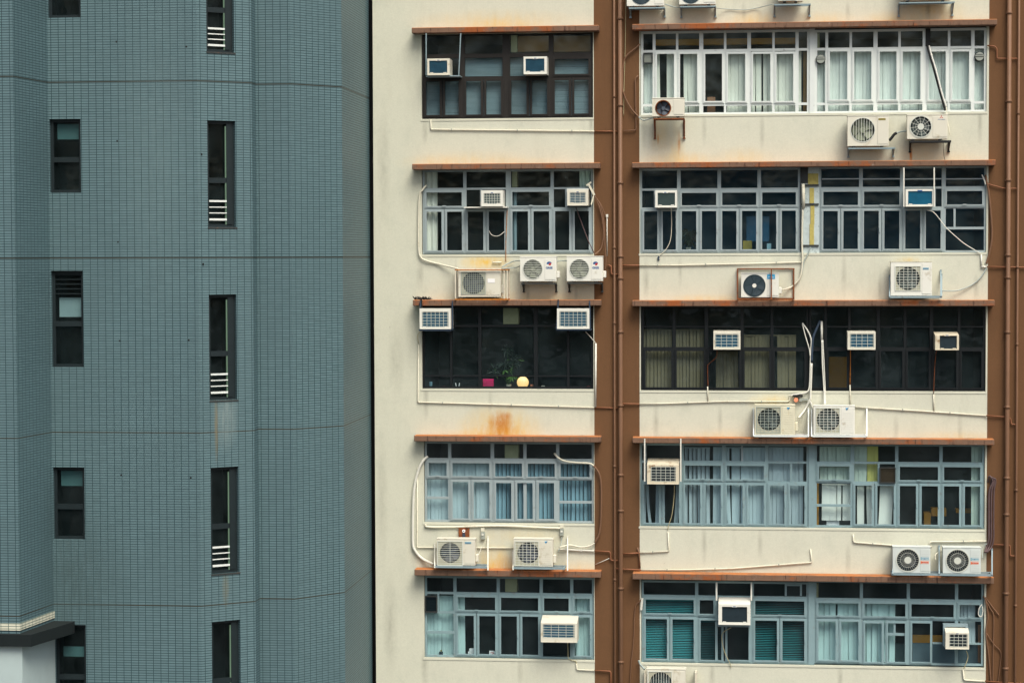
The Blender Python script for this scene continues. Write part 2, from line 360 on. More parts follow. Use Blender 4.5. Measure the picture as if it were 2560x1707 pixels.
def text(body, px, py, d, h, mat, parent, name='lettering', bold=0, w=None):
    cu = bpy.data.curves.new('t', 'FONT'); cu.body = body; cu.size = h*1.4; cu.align_x = 'CENTER'; cu.offset = bold; cu.extrude = .0015
    to = bpy.data.objects.new('t', cu); COL.objects.link(to); bpy.context.view_layer.update()
    me = bpy.data.meshes.new_from_object(to); bpy.data.objects.remove(to); me.name = name
    p = P(px, py, d); me.transform(Matrix.Rotation(math.pi/2, 4, 'X'))
    if w:
        ww = max(v.co.x for v in me.vertices)-min(v.co.x for v in me.vertices); me.transform(Matrix.Diagonal((w/ww, 1, 1, 1)))
    me.materials.clear(); me.materials.append(M[mat])
    o = bpy.data.objects.new(name, me); COL.objects.link(o); o.parent = parent; o.location = p-org(parent); return o

# ------------------------------------------------------------------ wall panels with openings
def panel(mb, p0, p1, z0, z1, holes=(), depth=.15, u0=0.0, back=False):
    """vertical wall from p0 to p1 (x,y), outward normal = to the right of travel reversed (towards -y for +x travel); holes (s0,s1,z0,z1)"""
    a, b = Vector((*p0, 0)), Vector((*p1, 0)); ln = (b-a).length; t = (b-a)/ln; inn = Vector((-t.y, t.x, 0))
    ss = sorted({0, ln, *[h[0] for h in holes], *[h[1] for h in holes]}); zs = sorted({z0, z1, *[h[2] for h in holes], *[h[3] for h in holes]})
    pt = lambda s_, z, k=0: a+t*s_+inn*k+Vector((0, 0, z))
    for i in range(len(ss)-1):
        for j in range(len(zs)-1):
            sm, zm = (ss[i]+ss[i+1])/2, (zs[j]+zs[j+1])/2
            if any(h[0] < sm < h[1] and h[2] < zm < h[3] for h in holes): continue
            q = [(ss[i], zs[j]), (ss[i+1], zs[j]), (ss[i+1], zs[j+1]), (ss[i], zs[j+1])]
            mb.face([pt(*c) for c in q], [(u0+c[0], c[1]) for c in q])
    for h in holes:
        e = [(h[0], h[2]), (h[1], h[2]), (h[1], h[3]), (h[0], h[3])]
        for k in range(4):
            c, d = e[k], e[(k+1) % 4]
            mb.face([pt(*c), pt(*c, depth), pt(*d, depth), pt(*d)], [(u0+c[0], c[1]), (u0+c[0]+depth, c[1]), (u0+d[0]+depth, d[1]), (u0+d[0], d[1])])
    return ln

# ================================================================== CREAM BUILDING
ZT, ZB = 11.5, -24.0
bl = thing('cream_building', (P(1700, 900).x, 0, ZB), 'cream rendered office block with brown pilasters, rusty canopies and five storeys of ribbon windows', 'building')
XL = P(935.5, 800).x; XP0 = P(1485.6, 900).x; XP1 = P(1599, 900).x; XQ = P(2468.5, 900).x; XE = XQ+2.2; XEND = XE+6
LO = [(1054, 84, 1482.5, 296), (1054.5, 423, 1483, 636), (1055, 764, 1483.5, 972), (1060, 1104, 1484.5, 1307), (1061, 1441, 1485, 1646)]
RO = [(1601, 70, 2467, 283.5), (1600, 417, 2466, 632.5), (1602, 766, 2464.5, 977), (1600, 1109.5, 2462, 1319), (1603, 1453, 2460.5, 1662)]
def hole(r): x0, x1, z0, z1 = XZ(*r); return x0, x1, z0, z1
LH = [hole(r) for r in LO]; RH = [hole(r) for r in RO]
for hs in (LH, RH): pass
mb = MB()
def pan(mb, xa, xb, holes): panel(mb, (xa, 0), (xb, 0), ZB, ZT, [(h[0]-xa, h[1]-xa, h[2], h[3]) for h in holes], .13, xa)
pan(mb, XL, XP0, LH); pan(mb, XP1, XQ, [(max(h[0], XP1+.01), min(h[1], XQ-.01), h[2], h[3]) for h in RH]); pan(mb, XE, XEND, [])
mb.face([(XL, 0, ZB), (XL, 14, ZB), (XL, 14, ZT), (XL, 0, ZT)]); mb.face([(XEND, 0, ZB), (XEND, 14, ZB), (XEND, 14, ZT), (XEND, 0, ZT)])
mb.face([(XL, 0, ZT), (XEND, 0, ZT), (XEND, 14, ZT), (XL, 14, ZT)]); mb.face([(XL, 14, ZB), (XEND, 14, ZB), (XEND, 14, ZT), (XL, 14, ZT)])
obj('wall', mb, 'cream', bl)
for a, b_ in ((XP0, XP1), (XQ, XE)):
    mb = MB(); panel(mb, (a, 0), (b_, 0), ZB, ZT, [], .1, a); obj('pilaster', mb, 'brown', bl)
CAN = [(1029, 66.5, 1497, 80.5), (1030, 408.5, 1500, 423), (1032, 749.5, 1502, 764.3), (1035, 1089.5, 1502, 1104.5), (1036, 1425, 1502, 1441),
       (1580, 54.5, 2493, 69), (1580, 403, 2490, 417), (1580, 750.5, 2487, 765.5), (1581, 1095.5, 2486, 1110), (1581, 1437.5, 2485, 1453.5)]
CD_ = .36
for r in CAN:
    mb = MB(); x0, x1, z0, z1 = XZ(*r, CD_); mb.box(x0, x1, -CD_, 0.0, z0, z1, .012); obj('canopy', mb, 'canopy', bl)
# rooms behind the ribbons
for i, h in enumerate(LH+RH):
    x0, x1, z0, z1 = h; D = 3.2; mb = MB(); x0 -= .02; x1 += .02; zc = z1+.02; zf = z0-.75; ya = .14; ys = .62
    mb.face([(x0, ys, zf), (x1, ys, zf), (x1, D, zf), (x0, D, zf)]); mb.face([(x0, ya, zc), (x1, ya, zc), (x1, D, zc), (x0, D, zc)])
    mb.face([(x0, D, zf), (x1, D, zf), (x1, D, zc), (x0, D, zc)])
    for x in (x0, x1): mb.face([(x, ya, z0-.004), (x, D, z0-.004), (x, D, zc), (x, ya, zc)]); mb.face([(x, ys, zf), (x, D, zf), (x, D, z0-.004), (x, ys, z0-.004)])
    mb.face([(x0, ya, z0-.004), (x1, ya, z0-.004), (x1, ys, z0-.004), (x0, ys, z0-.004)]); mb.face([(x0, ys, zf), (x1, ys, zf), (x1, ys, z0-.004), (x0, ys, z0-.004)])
    obj('room', mb, {6: 'room_refl', 3: 'room_w', 8: 'room_w'}.get(i, 'room'), bl)
for h in LH+RH:
    mb = MB(); mb.box(h[0]-.03, h[1]+.02, -.012, .0, h[2]-.055, h[2]-.003); obj('sill', mb, 'cream', bl)

# ------------------------------------------------------------------ windows
def window(rect, mulls, trans, cols, mat, sw=5.5, glass='glass', border=5, label=None, tw=None):
    """mulls: (x,width); trans: (y,width) x2; cols: (row2, lower) codes"""
    x0, y0, x1, y1 = rect; ya, yb = .055, .115
    f = MB(); X0, X1, Z0, Z1 = XZ(*rect); bw = border/100
    f.frame(X0, X1, Z0, Z1, bw, ya, yb)
    xr = (x0+x1)/2
    def px(x): return P(x, (y0+y1)/2).x
    def pz(y): return P(xr, y).z
    for x, wd in mulls: f.box(px(x)-wd/200, px(x)+wd/200, ya-.004, yb, Z0+.02, Z1-.02)
    ed = [x0+border-2]+[x for x, _ in mulls]+[x1-border+2]
    wds = [2]+[w_ for _, w_ in mulls]+[2]
    spans = [(ed[i]+wds[i]/2, ed[i+1]-wds[i+1]/2) for i in range(len(ed)-1)]; eff = [w_-5 if w_ >= 12 else min(w_, 2.4) for w_ in wds]; sspans = [(ed[i]+eff[i]/2, ed[i+1]-eff[i+1]/2) for i in range(len(ed)-1)]
    t1, t2 = trans[0][0], trans[1][0]
    fo = None
    for (a, b_) in spans:
        for y, wd in trans: f.box(px(a), px(b_), ya+.003, yb-.002, pz(y)-wd/200, pz(y)+wd/200)
    sashes = []
    def sash(a, b_, c, d): sashes.append((a, c, b_, d))
    for (a, b_), (r2, lo) in zip(sspans, cols):
        c, d = t1+trans[0][1]/2, t2-1; e, g = t2+1, y1-border+2
        if r2 == 's': sash(a, b_, c, d)
        elif r2.startswith('v'):
            x = float(r2[1:]); f.box(px(x)-.025, px(x)+.025, ya, yb-.004, pz(d), pz(c))
        if lo.startswith('s'):
            n = len(lo); w_ = (b_-a)/n
            for k in range(n): sash(a+k*w_+(.7 if k else 0), a+(k+1)*w_-(.7 if k < n-1 else 0), e, g)
        elif lo.startswith('h'):
            y = float(lo[1:]); f.box(px(a), px(b_), ya-.01, yb-.004, pz(y)-.03, pz(y)+.03)
    o = obj('window', f, mat, bl, label)
    for (a, c, b_, d) in sashes:
        s = MB(); w_ = sw/100; A, B, Cc, Dd = px(a), px(b_), pz(d), pz(c)
        s.frame(A, B, Cc, Dd, w_, .03, .098)
        s.frame(A+w_*.5, B-w_*.5, Cc+w_*.5, Dd-w_*.5, w_*.62, .018, .034)
        obj('sash', s, mat, o)
        if d-c < 60 and b_-a > 40: pass
    g = MB(); g.face([(X0+.01, .108, Z0+.01), (X1-.01, .108, Z0+.01), (X1-.01, .108, Z1-.01), (X0+.01, .108, Z1-.01)]); obj('pane', g, glass, o)
    # little stay handles on the sashes
    for (a, c, b_, d) in sashes:
        if mat in ('bronze', 'black_frame'): break
        s = MB(); xm, zm = (px(a)+px(b_))/2, pz(d)+.055
        if b_-a > d-c: s.box(xm-.045, xm+.045, -.0, .03, zm-.015, zm+.02)
        else: s.box(px(b_)-.055, px(b_)-.025, -.0, .03, (pz(c)+pz(d))/2-.06, (pz(c)+pz(d))/2+.06)
        obj('handle', s, mat, o)
    return o
WL = [
 window((1055, 83, 1481, 295), [(1155.5, 12), (1265, 19), (1377, 12)], [(138.5, 10), (195, 9)], [('-', 'ss'), ('f', 'ss'), ('f', 'ss'), ('s', 'ss')], 'bronze', 5.5, label='dark bronze ribbon window'),
 window((1056, 424, 1482, 635), [(1161.6, 8), (1270.5, 13), (1380, 8)], [(471.5, 5), (521.5, 5)], [('s', 'ss'), ('v1202', 'ss'), ('s', 'ss'), ('v1415', 'ss')], 'alu', 5.6),
 window((1056, 765, 1482.5, 971), [(1127, 6), (1199, 8), (1339, 10), (1420, 6)], [(815, 5), (940, 4)], [('f', '-')]*5, 'black_frame', 5, label='black framed ribbon window with dark glass'),
 window((1061.5, 1105, 1484, 1306), [(1123.7, 8), (1230.5, 9), (1312, 8), (1394, 8)], [(1149, 6), (1198, 4)], [('s', 'h1246'), ('s', 'ss'), ('s', '-'), ('s', '-'), ('s', 'h1254')], 'alu', 5.6),
 window((1062, 1442, 1484.5, 1645), [(1137, 8), (1245, 8), (1352.6, 8), (1429, 8)], [(1484.5, 6), (1533, 5)], [('v1095', 'h1583'), ('s', 'ss'), ('s', 'ss'), ('s', '-'), ('s', 's')], 'alu_blue', 5.6),
]
# the three lower sashes across two bays of the curtained window
for a, b_ in ((1233, 1285), (1286, 1338.5), (1340, 1392)):
    s = MB(); A, B, Cc, Dd = XZ(a, 1200, b_, 1304); s.frame(A, B, Cc, Dd, .065, .03, .1); s.frame(A+.032, B-.032, Cc+.032, Dd-.032, .04, .018, .034); obj('sash', s, 'alu', WL[3])
def post(x0, x1, y0, y1, mat):
    mb = MB(); a, b_, c, d = XZ(x0, y0, x1, y1); mb.box(a, b_, .02, .13, c, d); obj('window_post', mb, mat, bl)
W1A = window((1602, 76, 2024, 287), [(1635, 7), (1692.7, 6), (1753, 10), (1812.7, 6), (1872.7, 9), (1933.8, 6), (1992.7, 8)], [(126, 6), (261.5, 6)], [('f', '-')]*8, 'alu_white', 6, border=6)
W1B = window((2037, 72, 2467, 282.5), [(2067, 7), (2127, 6), (2189, 10), (2249, 6), (2312, 10), (2373, 6), (2432.5, 8)], [(120.5, 6), (258, 6)], [('f', '-')]*8, 'alu_white', 6, border=6)
post(2024, 2037, 71, 285, 'alu_white')
def lower_sashes(W, xs, y0, y1, mat, w_=.05):
    for a, b_ in xs:
        s = MB(); A, B, Cc, Dd = XZ(a, y0, b_, y1); s.frame(A, B, Cc, Dd, w_, .03, .098); s.frame(A+w_*.5, B-w_*.5, Cc+w_*.5, Dd-w_*.5, w_*.6, .018, .034); obj('sash', s, mat, W)
lower_sashes(W1A, [(1637, 1690.5), (1694.5, 1748.5), (1757.5, 1810.5), (1814.5, 1868.5), (1877, 1931.5), (1935.5, 1988.5)], 129.5, 258.5, 'alu_white')
lower_sashes(W1B, [(2069, 2124), (2129.5, 2184), (2193.5, 2247), (2251, 2307), (2316.5, 2370), (2375.5, 2428.5)], 123.5, 255, 'alu_white')
W2A = window((1600, 420.5, 2000, 633), [(1697, 9), (1798, 9), (1898, 9)], [(473, 5.5), (520.5, 5)], [('v1637', 'ss'), ('s', 'ss'), ('s', 'ss'), ('s', 'ss')], 'alu', 5.6)
W2B = window((2048, 416, 2466, 631.5), [(2152.5, 9), (2256, 11), (2359.7, 10)], [(469.5, 5.5), (519.5, 5)], [('s', 'ss'), ('s', 'ss'), ('v2337', 'ss'), ('s', 'h571')], 'alu', 5.6)
def gbars(W, mat, *rects):
    for r in rects: g = MB(); g.rbox(r, -.11, -.05); obj('glazing_bar', g, mat, W)
gbars(W2B, 'alu', *[(a, 446, b_, 449) for a, b_ in ((2055, 2148), (2157, 2250), (2262, 2354), (2365, 2460))], (2384, 522, 2389, 569))
W3A = window((1604, 767, 2021, 977), [(1685, 7), (1766, 9), (1855, 8), (1930, 7)], [(817, 3.5), (871, 6)], [('f', 's'), ('f', 's'), ('f', 's'), ('f', 's'), ('f', 's')], 'black_frame', 5, glass='glass', label='black framed ribbon window')
W3B = window((2023, 767, 2463.5, 977.5), [(2064, 7), (2124, 7), (2196, 9), (2263, 7), (2329, 9), (2398, 7)], [(817, 3.5), (871, 6)], [('f', 's')]*7, 'black_frame', 5, glass='glass', label='black framed ribbon window')
W4A = window((1600, 1109.5, 2021.5, 1317.5), [(1705, 9), (1809.5, 9), (1917, 8)], [(1155, 5.5), (1205, 5)], [('-', 'ss'), ('s', 'ss'), ('s', 'ss'), ('v1978', 'ss')], 'alu_blue', 5.6)
mb = MB(); mb.rbox((1612, 1112, 1616, 1203), -.11, -.05); mb.rbox((1853, 1113, 1857.5, 1152), -.11, -.05); obj('glazing_bar', mb, 'alu', W4A)
post(2021.5, 2037, 1110, 1319, 'alu_blue')
W4B = window((2037, 1110.5, 2461, 1320), [(2131, 9), (2242, 8), (2352.6, 8)], [(1157.5, 5.5), (1207, 5)], [('s', 'h1265'), ('v2197', 'ss'), ('s', 'ss'), ('s', 'ss')], 'alu_blue', 5.6)
W5A = window((1604, 1453, 2021, 1658), [(1741.6, 8), (1791, 6), (1880.5, 8)], [(1491.5, 5), (1542, 5)], [('s', 'ss'), ('s', '-'), ('-', '-'), ('s', 'ss')], 'alu_blue', 5.6)
lower_sashes(W5A, [(1746, 1809), (1813, 1877)], 1545, 1655, 'alu_blue')
gbars(W5A, 'alu_blue', (1962, 1456, 1967, 1489), (2000, 1456, 2005, 1489), (1967, 1460, 2000, 1464))
post(2021, 2036, 1454, 1661, 'alu_blue')
W5B = window((2036, 1453.5, 2459, 1661.5), [(2153.6, 8), (2271, 8), (2391.7, 8)], [(1500, 6), (1548, 6)], [('s', 'ss'), ('s', '-'), ('s', '-'), ('s', '-')], 'alu_blue', 5.6)
lower_sashes(W5B, [(2157, 2210), (2214, 2268), (2275, 2331)], 1552, 1660, 'alu_blue')
gbars(W5B, 'alu_blue', (2214, 1582, 2268, 1588), (2234, 1552, 2239, 1582), (2332, 1606, 2459, 1610))

# pale beam ends seen through the top panes
for r in ((1277, 88, 1293, 131), (1280, 427, 1292, 468), (1258, 770, 1296, 810), (1262, 1112, 1296, 1146), (1263, 1445, 1292, 1479), (2039, 84, 2049, 120), (2038, 1458, 2046, 1497)):
    mb = MB(); mb.rbox(r, -.5, -.16); obj('beam', mb, 'beam', bl)

# stripped panel between two windows of the second row
mb = MB(); a, b_, c, d = XZ(2000, 418, 2048, 633)
mb.box(a, b_, .03, .12, c, d); pn = obj('wall_panel', mb, 'foil', bl, 'torn white and yellow insulation panel')
mb = MB()
for (x0, y0, x1, y1) in ((2020, 434, 2046, 462), (2024, 470, 2035, 508), (2026, 514, 2036, 560), (2024, 560, 2035, 614)): mb.rbox((x0, y0, x1, y1), -.04, -.012)
obj('insulation', mb, 'foam', pn)
mb = MB()
for (x0, y0, x1, y1) in ((2003, 461, 2047, 466), (2003, 509, 2047, 513), (2003, 612, 2047, 616), (2000.5, 418, 2003, 630)): mb.rbox((x0, y0, x1, y1), -.05, .005)
mb.rbox((2000.5, 418, 2020, 458), -.04, -.01)
obj('rail', mb, 'steel_dk', pn)

# ================================================================== blinds and things inside the windows
BG = 'blinds behind the ribbon windows'
def vblind(segs, y0, y1, mat, label, d=-.24, sw=.095, ang=(5, 22), cat='vertical blind', name='vertical_blind'):
    mb = MB(); top = P(segs[0][0], y0, d).z; bot = P(segs[0][0], y1, d).z
    for sg in segs:
        x0, x1 = P(sg[0], (y0+y1)/2, d).x, P(sg[1], (y0+y1)/2, d).x; lean = (sg[2] if len(sg) > 2 else 0)/100
        n = max(1, round((x1-x0)/sw)); st_ = (x1-x0)/n
        for k in range(n):
            xc = x0+(k+.5)*st_; a = RAD(random.uniform(*ang)); hw = st_*.52; dx, dy = hw*math.cos(a), hw*math.sin(a); j = random.uniform(-.02, .02)
            la = lean*(k+.5)/n+random.uniform(-.012, .012)
            rows = 5; prev = None
            for q in range(rows+1):
                t = q/rows; z = top+(bot-top)*t; xx = xc+la*t*t; bow = .012*math.sin(t*3.1)
                cur = (mb.bm.verts.new((xx-dx, -d-dy+j+bow, z)), mb.bm.verts.new((xx, -d+j+bow-.012, z)), mb.bm.verts.new((xx+dx, -d+dy+j+bow, z)))
                if prev:
                    for e in (0, 1):
                        f_ = mb.bm.faces.new((prev[e], prev[e+1], cur[e+1], cur[e])); f_.smooth = True
                prev = cur
    x0, x1 = P(segs[0][0], y0, d).x, P(segs[-1][1], y0, d).x
    mb.box(x0, x1, -d-.03, -d+.03, top+.002, top+.03)
    return obj(name, mb, mat, None, label, cat, BG)
def hblind(x0, x1, y0, y1, mat, label, d=-.2, sp=.032, tilt=50, bunch=None):
    mb = MB(); X0, X1, Z0, Z1 = XZ(x0, y0, x1, y1, d); z = Z1; a = RAD(tilt); hw = .0155
    while z > Z0:
        k = 1
        if bunch and z < Z0+bunch: k = .35
        dy, dz = hw*math.cos(a), hw*math.sin(a); sg = random.uniform(-.004, .004)
        mb.face([(X0, -d-dy, z-dz), (X1, -d-dy, z-dz+sg), (X1, -d+dy, z+dz+sg), (X0, -d+dy, z+dz)]); z -= sp*k
    mb.box(X0, X1, -d-.02, -d+.02, Z1+.016, Z1+.045); mb.box(X0, X1, -d-.014, -d+.014, Z0-.03, Z0-.012)
    return obj('venetian_blind', mb, mat, None, label, 'venetian blind', BG)
hblind(1161, 1478, 146, 293, 'bl_grey', 'wide grey venetian blind behind the dark bronze window, right of its first bay', sp=.03, tilt=62)
hblind(1060, 1150, 200, 293, 'bl_grey', 'narrow grey venetian blind in the lower left bay of the dark bronze window', sp=.03, tilt=62)
def curtain(x0, x1, y0, y1, mat, label, d=-.22, amp=.03, wl=.14, lean=0):
    mb = MB(); X0, X1, Z0, Z1 = XZ(x0, y0, x1, y1, d); n = max(8, int((X1-X0)/.02)); prev = None
    for k in range(n+1):
        x = X0+(X1-X0)*k/n; y = -d+amp*math.sin(6.283*(x-X0)/wl)+amp*.4*math.sin(11*x)
        cur = (mb.bm.verts.new((x, y, Z1)), mb.bm.verts.new((x+lean/100*(k/n), y, Z0)))
        if prev: mb.bm.faces.new((prev[0], cur[0], cur[1], prev[1])).smooth = True
        prev = cur
    return obj('curtain', mb, mat, None, label, 'curtain', 'curtains behind the ribbon windows')
curtain(1059, 1094, 428, 630, 'bl_warm', 'plain white curtain at left end of the grey window above the caged unit')
curtain(1449, 1480, 427, 468, 'bl_green', 'short pale green curtain in the top right pane above the dark cables')
curtain(1277, 1292, 474, 630, 'bl_grey', 'narrow grey curtain strip right of the thick centre mullion')
vblind([(1067, 1229)], 1154, 1302, 'bl_lblue', 'pale blue vertical blind filling left half of the window above two fan units', ang=(4, 14))
vblind([(1236, 1480)], 1154, 1302, 'bl_blue', 'darker blue half open vertical blind in right half of window above two fan units', sw=.105, ang=(28, 44))
vblind([(1066, 1133)], 1490, 1641, 'bl_aqua', 'pale aqua vertical blind at left of lowest left window, behind the bottle', ang=(2, 8))
vblind([(1143, 1149, 4), (1150, 1162)], 1494, 1641, 'bl_aqua', 'two hanging aqua blind slats in second bay of lowest left window', ang=(2, 8))
vblind([(1437, 1441, 3), (1442, 1478)], 1494, 1641, 'bl_aqua', 'white vertical blind at right end of the lowest left window', ang=(2, 8))
vblind([(1609, 1634)], 132, 284, 'bl_pale', 'narrow blind below the square vent in the top right window', ang=(2, 8))
vblind([(1640, 1649, 6), (1667, 1690)], 132, 284, 'bl_warm', 'parted blind slats above the rusty fan unit', ang=(2, 10))
vblind([(1709, 1727, 5), (1728, 1748, 3)], 132, 284, 'bl_warm', 'leaning warm white slats left of the open dark sash', ang=(2, 12))
vblind([(1816, 1826, 3), (1827, 1868)], 132, 284, 'bl_warm', 'blind right of the open sash with the cardboard box', ang=(2, 8))
vblind([(1880, 1889, -2), (1890, 1903), (1908, 1930, 4)], 132, 284, 'bl_warm', 'blind with a black wedge gap between slats, fifth tall sash', ang=(2, 10))
vblind([(1937, 2003)], 132, 284, 'bl_warm', 'closed warm white blind just left of the brown strip and window post', ang=(2, 6))
vblind([(2041, 2464)], 128, 279, 'bl_pale', 'closed pale vertical blind filling the window crossed by a black hose', ang=(2, 7))
curtain(2008, 2017, 130, 284, 'brown_w', 'brown curtain strip beside the white post in the top row')
vblind([(1607, 1627, 2)], 874, 974, 'bl_brown', 'dim brown vertical slats at far left of black framed window', ang=(10, 25), sw=.09)
vblind([(1608, 1680), (1690, 1760)], 826, 974, 'bl_brown', 'dim brown vertical blind in two left bays of the black window', ang=(18, 34), sw=.09)
vblind([(1790, 1845)], 880, 974, 'bl_brown', 'dim brown blind under the first window unit of the black window', ang=(3, 9))
vblind([(1860, 1924), (1943, 1990)], 840, 974, 'bl_brown', 'dim brown blind left of the white looping pipes', ang=(3, 9))
vblind([(1604, 1614, 4), (1615, 1622, 14)], 1210, 1313, 'bl_slate', 'slanting blind slats at left edge under the dirty window unit', ang=(5, 25))
vblind([(1640, 1652, -4), (1652, 1662, -2)], 1210, 1313, 'bl_slate', 'two slanting slats at the centre mullion under the dirty window unit', ang=(5, 25))
vblind([(1690, 1701, -14)], 1210, 1313, 'bl_slate', 'slats pulled left over the dark gap under the dirty window unit', ang=(5, 25))
vblind([(1711, 1775)], 1120, 1312, 'bl_slate', 'half turned slate blind, second bay beside the dirty window unit', ang=(30, 46), sw=.105)
vblind([(1783, 1806)], 1120, 1312, 'bl_lblue', 'closed light blue slats just right of the half turned slate blind', ang=(3, 8))
vblind([(1814, 1823, 8), (1829, 1850), (1852, 1913)], 1120, 1312, 'bl_lblue', 'light blue blind with one swung slat in the third bay', ang=(3, 8))
vblind([(1922, 2008)], 1120, 1312, 'bl_slate', 'closed slate blue blind left of the wide blue post', ang=(4, 10))
vblind([(2049, 2090), (2091, 2128)], 1118, 1205, 'bl_green', 'upper pale green blind right of the wide blue post', ang=(2, 6))
vblind([(2055, 2091, 0), (2093, 2103), (2107, 2128)], 1212, 1300, 'bl_pale', 'ragged white blind above crumpled paper, lower left bay', ang=(2, 6), sw=.2)
vblind([(2136, 2167)], 1118, 1205, 'bl_green', 'upper white blind panel beside the yellow panel', ang=(2, 6))
vblind([(2168, 2195)], 1118, 1205, 'bl_yellow', 'olive yellow blind panel left of the brown vent', ang=(2, 6))
vblind([(2143, 2160, 2), (2166, 2180, 6)], 1212, 1312, 'bl_pale', 'white blind strips with yellow edges left of the twisted strip', ang=(2, 6), sw=.2)
vblind([(2200, 2232, -6)], 1212, 1314, 'bl_pale', 'single broad white blind strip curling left under the brown vent', ang=(2, 6), sw=.35)
vblind([(2428, 2455)], 1118, 1314, 'bl_green', 'pale yellow green blind at right end of the window with orange boxes', ang=(2, 6))
hblind(1608, 1735, 1502, 1654, 'bl_teal', 'bright teal venetian blind left of the blue eyed window unit', sp=.043, tilt=32)
hblind(1747, 1808, 1556, 1654, 'bl_tealdk', 'very dark teal blind in narrow bay left of the hanging cable', sp=.043, tilt=10)
hblind(1885, 2018, 1502, 1654, 'bl_teal', 'open teal venetian blind bunched at the bottom beside blue post', sp=.043, tilt=12, bunch=.15)
vblind([(2042, 2060), (2061, 2089), (2094, 2149)], 1508, 1656, 'bl_aqua', 'pale aqua vertical blind in first bay right of the lowest blue post', ang=(4, 14), sw=.13)
vblind([(2160, 2165), (2166, 2238)], 1508, 1656, 'bl_aqua', 'pale aqua vertical blind in second bay, ending at a dark gap', ang=(4, 14), sw=.13)
vblind([(2401, 2438)], 1508, 1605, 'bl_slate', 'grey blind behind the small tilted unit at lower right', ang=(4, 14), sw=.1)

def solid(name, rect, mat, label, cat, d0=-.5, d1=-.28, group=None):
    mb = MB(); mb.rbox(rect, d0, d1, .004); return obj(name, mb, mat, None, label, cat, group)
solid('wooden_pelmet', (1294, 90, 1376, 130), 'brown_w', 'brown wooden pelmet board in third top pane of the bronze window', 'pelmet', -.4, -.2)
solid('wooden_pelmet', (1379, 90, 1478, 130), 'brown_w', 'brown wooden pelmet board in the top right pane of the bronze window', 'pelmet', -.4, -.2)
solid('wooden_pelmet', (1638, 97, 1990, 112), 'orange_w', 'long orange brown wooden rail across the top panes of the top right window', 'pelmet', -.5, -.3)
solid('pink_card', (1207, 947, 1234, 970), 'pink', 'bright pink square card standing on the dark window sill', 'card', -.27, -.25)
# lamp
lp = thing('globe_lamp', P(1307, 971, -.35), 'glowing warm globe lamp on the sill of the black window', 'lamp')
mb = MB(); bmesh.ops.create_uvsphere(mb.bm, u_segments=24, v_segments=16, radius=.15, matrix=Matrix.Translation(P(1307, 955.5, -.35)))
for f_ in mb.bm.faces: f_.smooth = True
obj('lamp_globe', mb, 'lamp', lp)
mb = MB(); p = P(1307, 971, -.35); bmesh.ops.create_cone(mb.bm, cap_ends=True, segments=16, radius1=.07, radius2=.055, depth=.03, matrix=Matrix.Translation(p+Vector((0, 0, .017)))); obj('lamp_base', mb, 'rust_w', lp)
def plant(px, py, h, n, ln, label, d=-.42, spread=.35, big=None):
    base = P(px, py, d); t = thing('potted_plant', base, label, 'plant', 'plants on the window sills')
    mb = MB(); bmesh.ops.create_cone(mb.bm, cap_ends=True, segments=14, radius1=.05, radius2=.07, depth=.1, matrix=Matrix.Translation(base+Vector((0, 0, .055)))); obj('pot', mb, 'rust_w', t)
    mb = MB(); tips = []
    for k in range(7):
        a = random.uniform(0, 6.28); q = random.uniform(.2, 1); tip = base+Vector((math.cos(a)*spread*q, math.sin(a)*.1, .1+h*random.uniform(.35, 1)))
        mb.tube([base+Vector((0, 0, .09)), base*.4+tip*.6+Vector((0, 0, .06)), tip], .007, 5, True); tips.append(tip)
    obj('stem', mb, 'green', t)
    mb = MB(); mb2 = MB()
    for k in range(n):
        tip = random.choice(tips); w_ = mb2 if (big and random.random() < .03) else mb
        a = random.uniform(0, 6.28); w_.leaf(tip+Vector((random.uniform(-.05, .05), random.uniform(-.06, .06), random.uniform(-.06, .05))), (math.cos(a), random.uniform(-.5, .5), math.sin(a)*.7-.1), ln*random.uniform(.6, 1.2), ln*.17)
    obj('foliage', mb, 'leaf_d', t)
    if len(mb2.bm.verts): obj('young_leaf', mb2, 'leaf_l', t, 'bright green young leaves')
    return t
plant(1272, 971, .95, 130, .20, 'leafy green houseplant between the pink card and the lamp', spread=.5, big=True)
# three bright leaves near the lamp
mb = MB(); c0 = P(1281, 938, -.3)
for a in (-150, -110, -80, -40, -20): mb.leaf(c0, (math.cos(RAD(a)), -.2, math.sin(RAD(a))), .17, .035)
mb.leaf(P(1262, 925, -.3), (-.5, -.1, -1), .12, .03); mb.leaf(P(1262, 925, -.3), (.6, -.1, -.3), .12, .03)
mb.tube([c0, P(1272, 925, -.36), P(1266, 945, -.38), P(1272, 968, -.4)], .006, 5, True)
obj('potted_plant', mb, 'leaf_l', None, 'bright green sprig leaning toward the glowing globe lamp', 'plant', 'plants on the window sills')
plant(1721, 629, .42, 60, .22, 'small spiky dark plant on sill under the second row window', spread=.15)
def cup(px, py, h, r, mat, label, cat='cup', name='cup', d=-.3, r2=None):
    p = P(px, py, d); mb = MB(); bmesh.ops.create_cone(mb.bm, cap_ends=True, segments=14, radius1=r, radius2=r2 or r*1.15, depth=h, matrix=Matrix.Translation(p+Vector((0, 0, h/2+.002))))
    return obj(name, mb, mat, None, label, cat, 'small items on the window sills')
cup(1329.5, 970, .09, .03, 'orange_p', 'peach coloured cup just right of the glowing lamp')
cup(1077, 970, .16, .035, 'lblue_p', 'pale blue bottle at left end of the black window sill', 'bottle', 'bottle')
cup(1357.5, 970, .06, .04, 'casing', 'small cream tub right of the dark mullion by the lamp', 'tub', 'tub')
cup(1472, 970, .045, .045, 'red', 'small red dish in the right corner of the black window', 'dish', 'dish')
cup(1110, 970, .05, .035, 'red', 'small dull red tin between the bottle and the white holder', 'tin', 'tin')
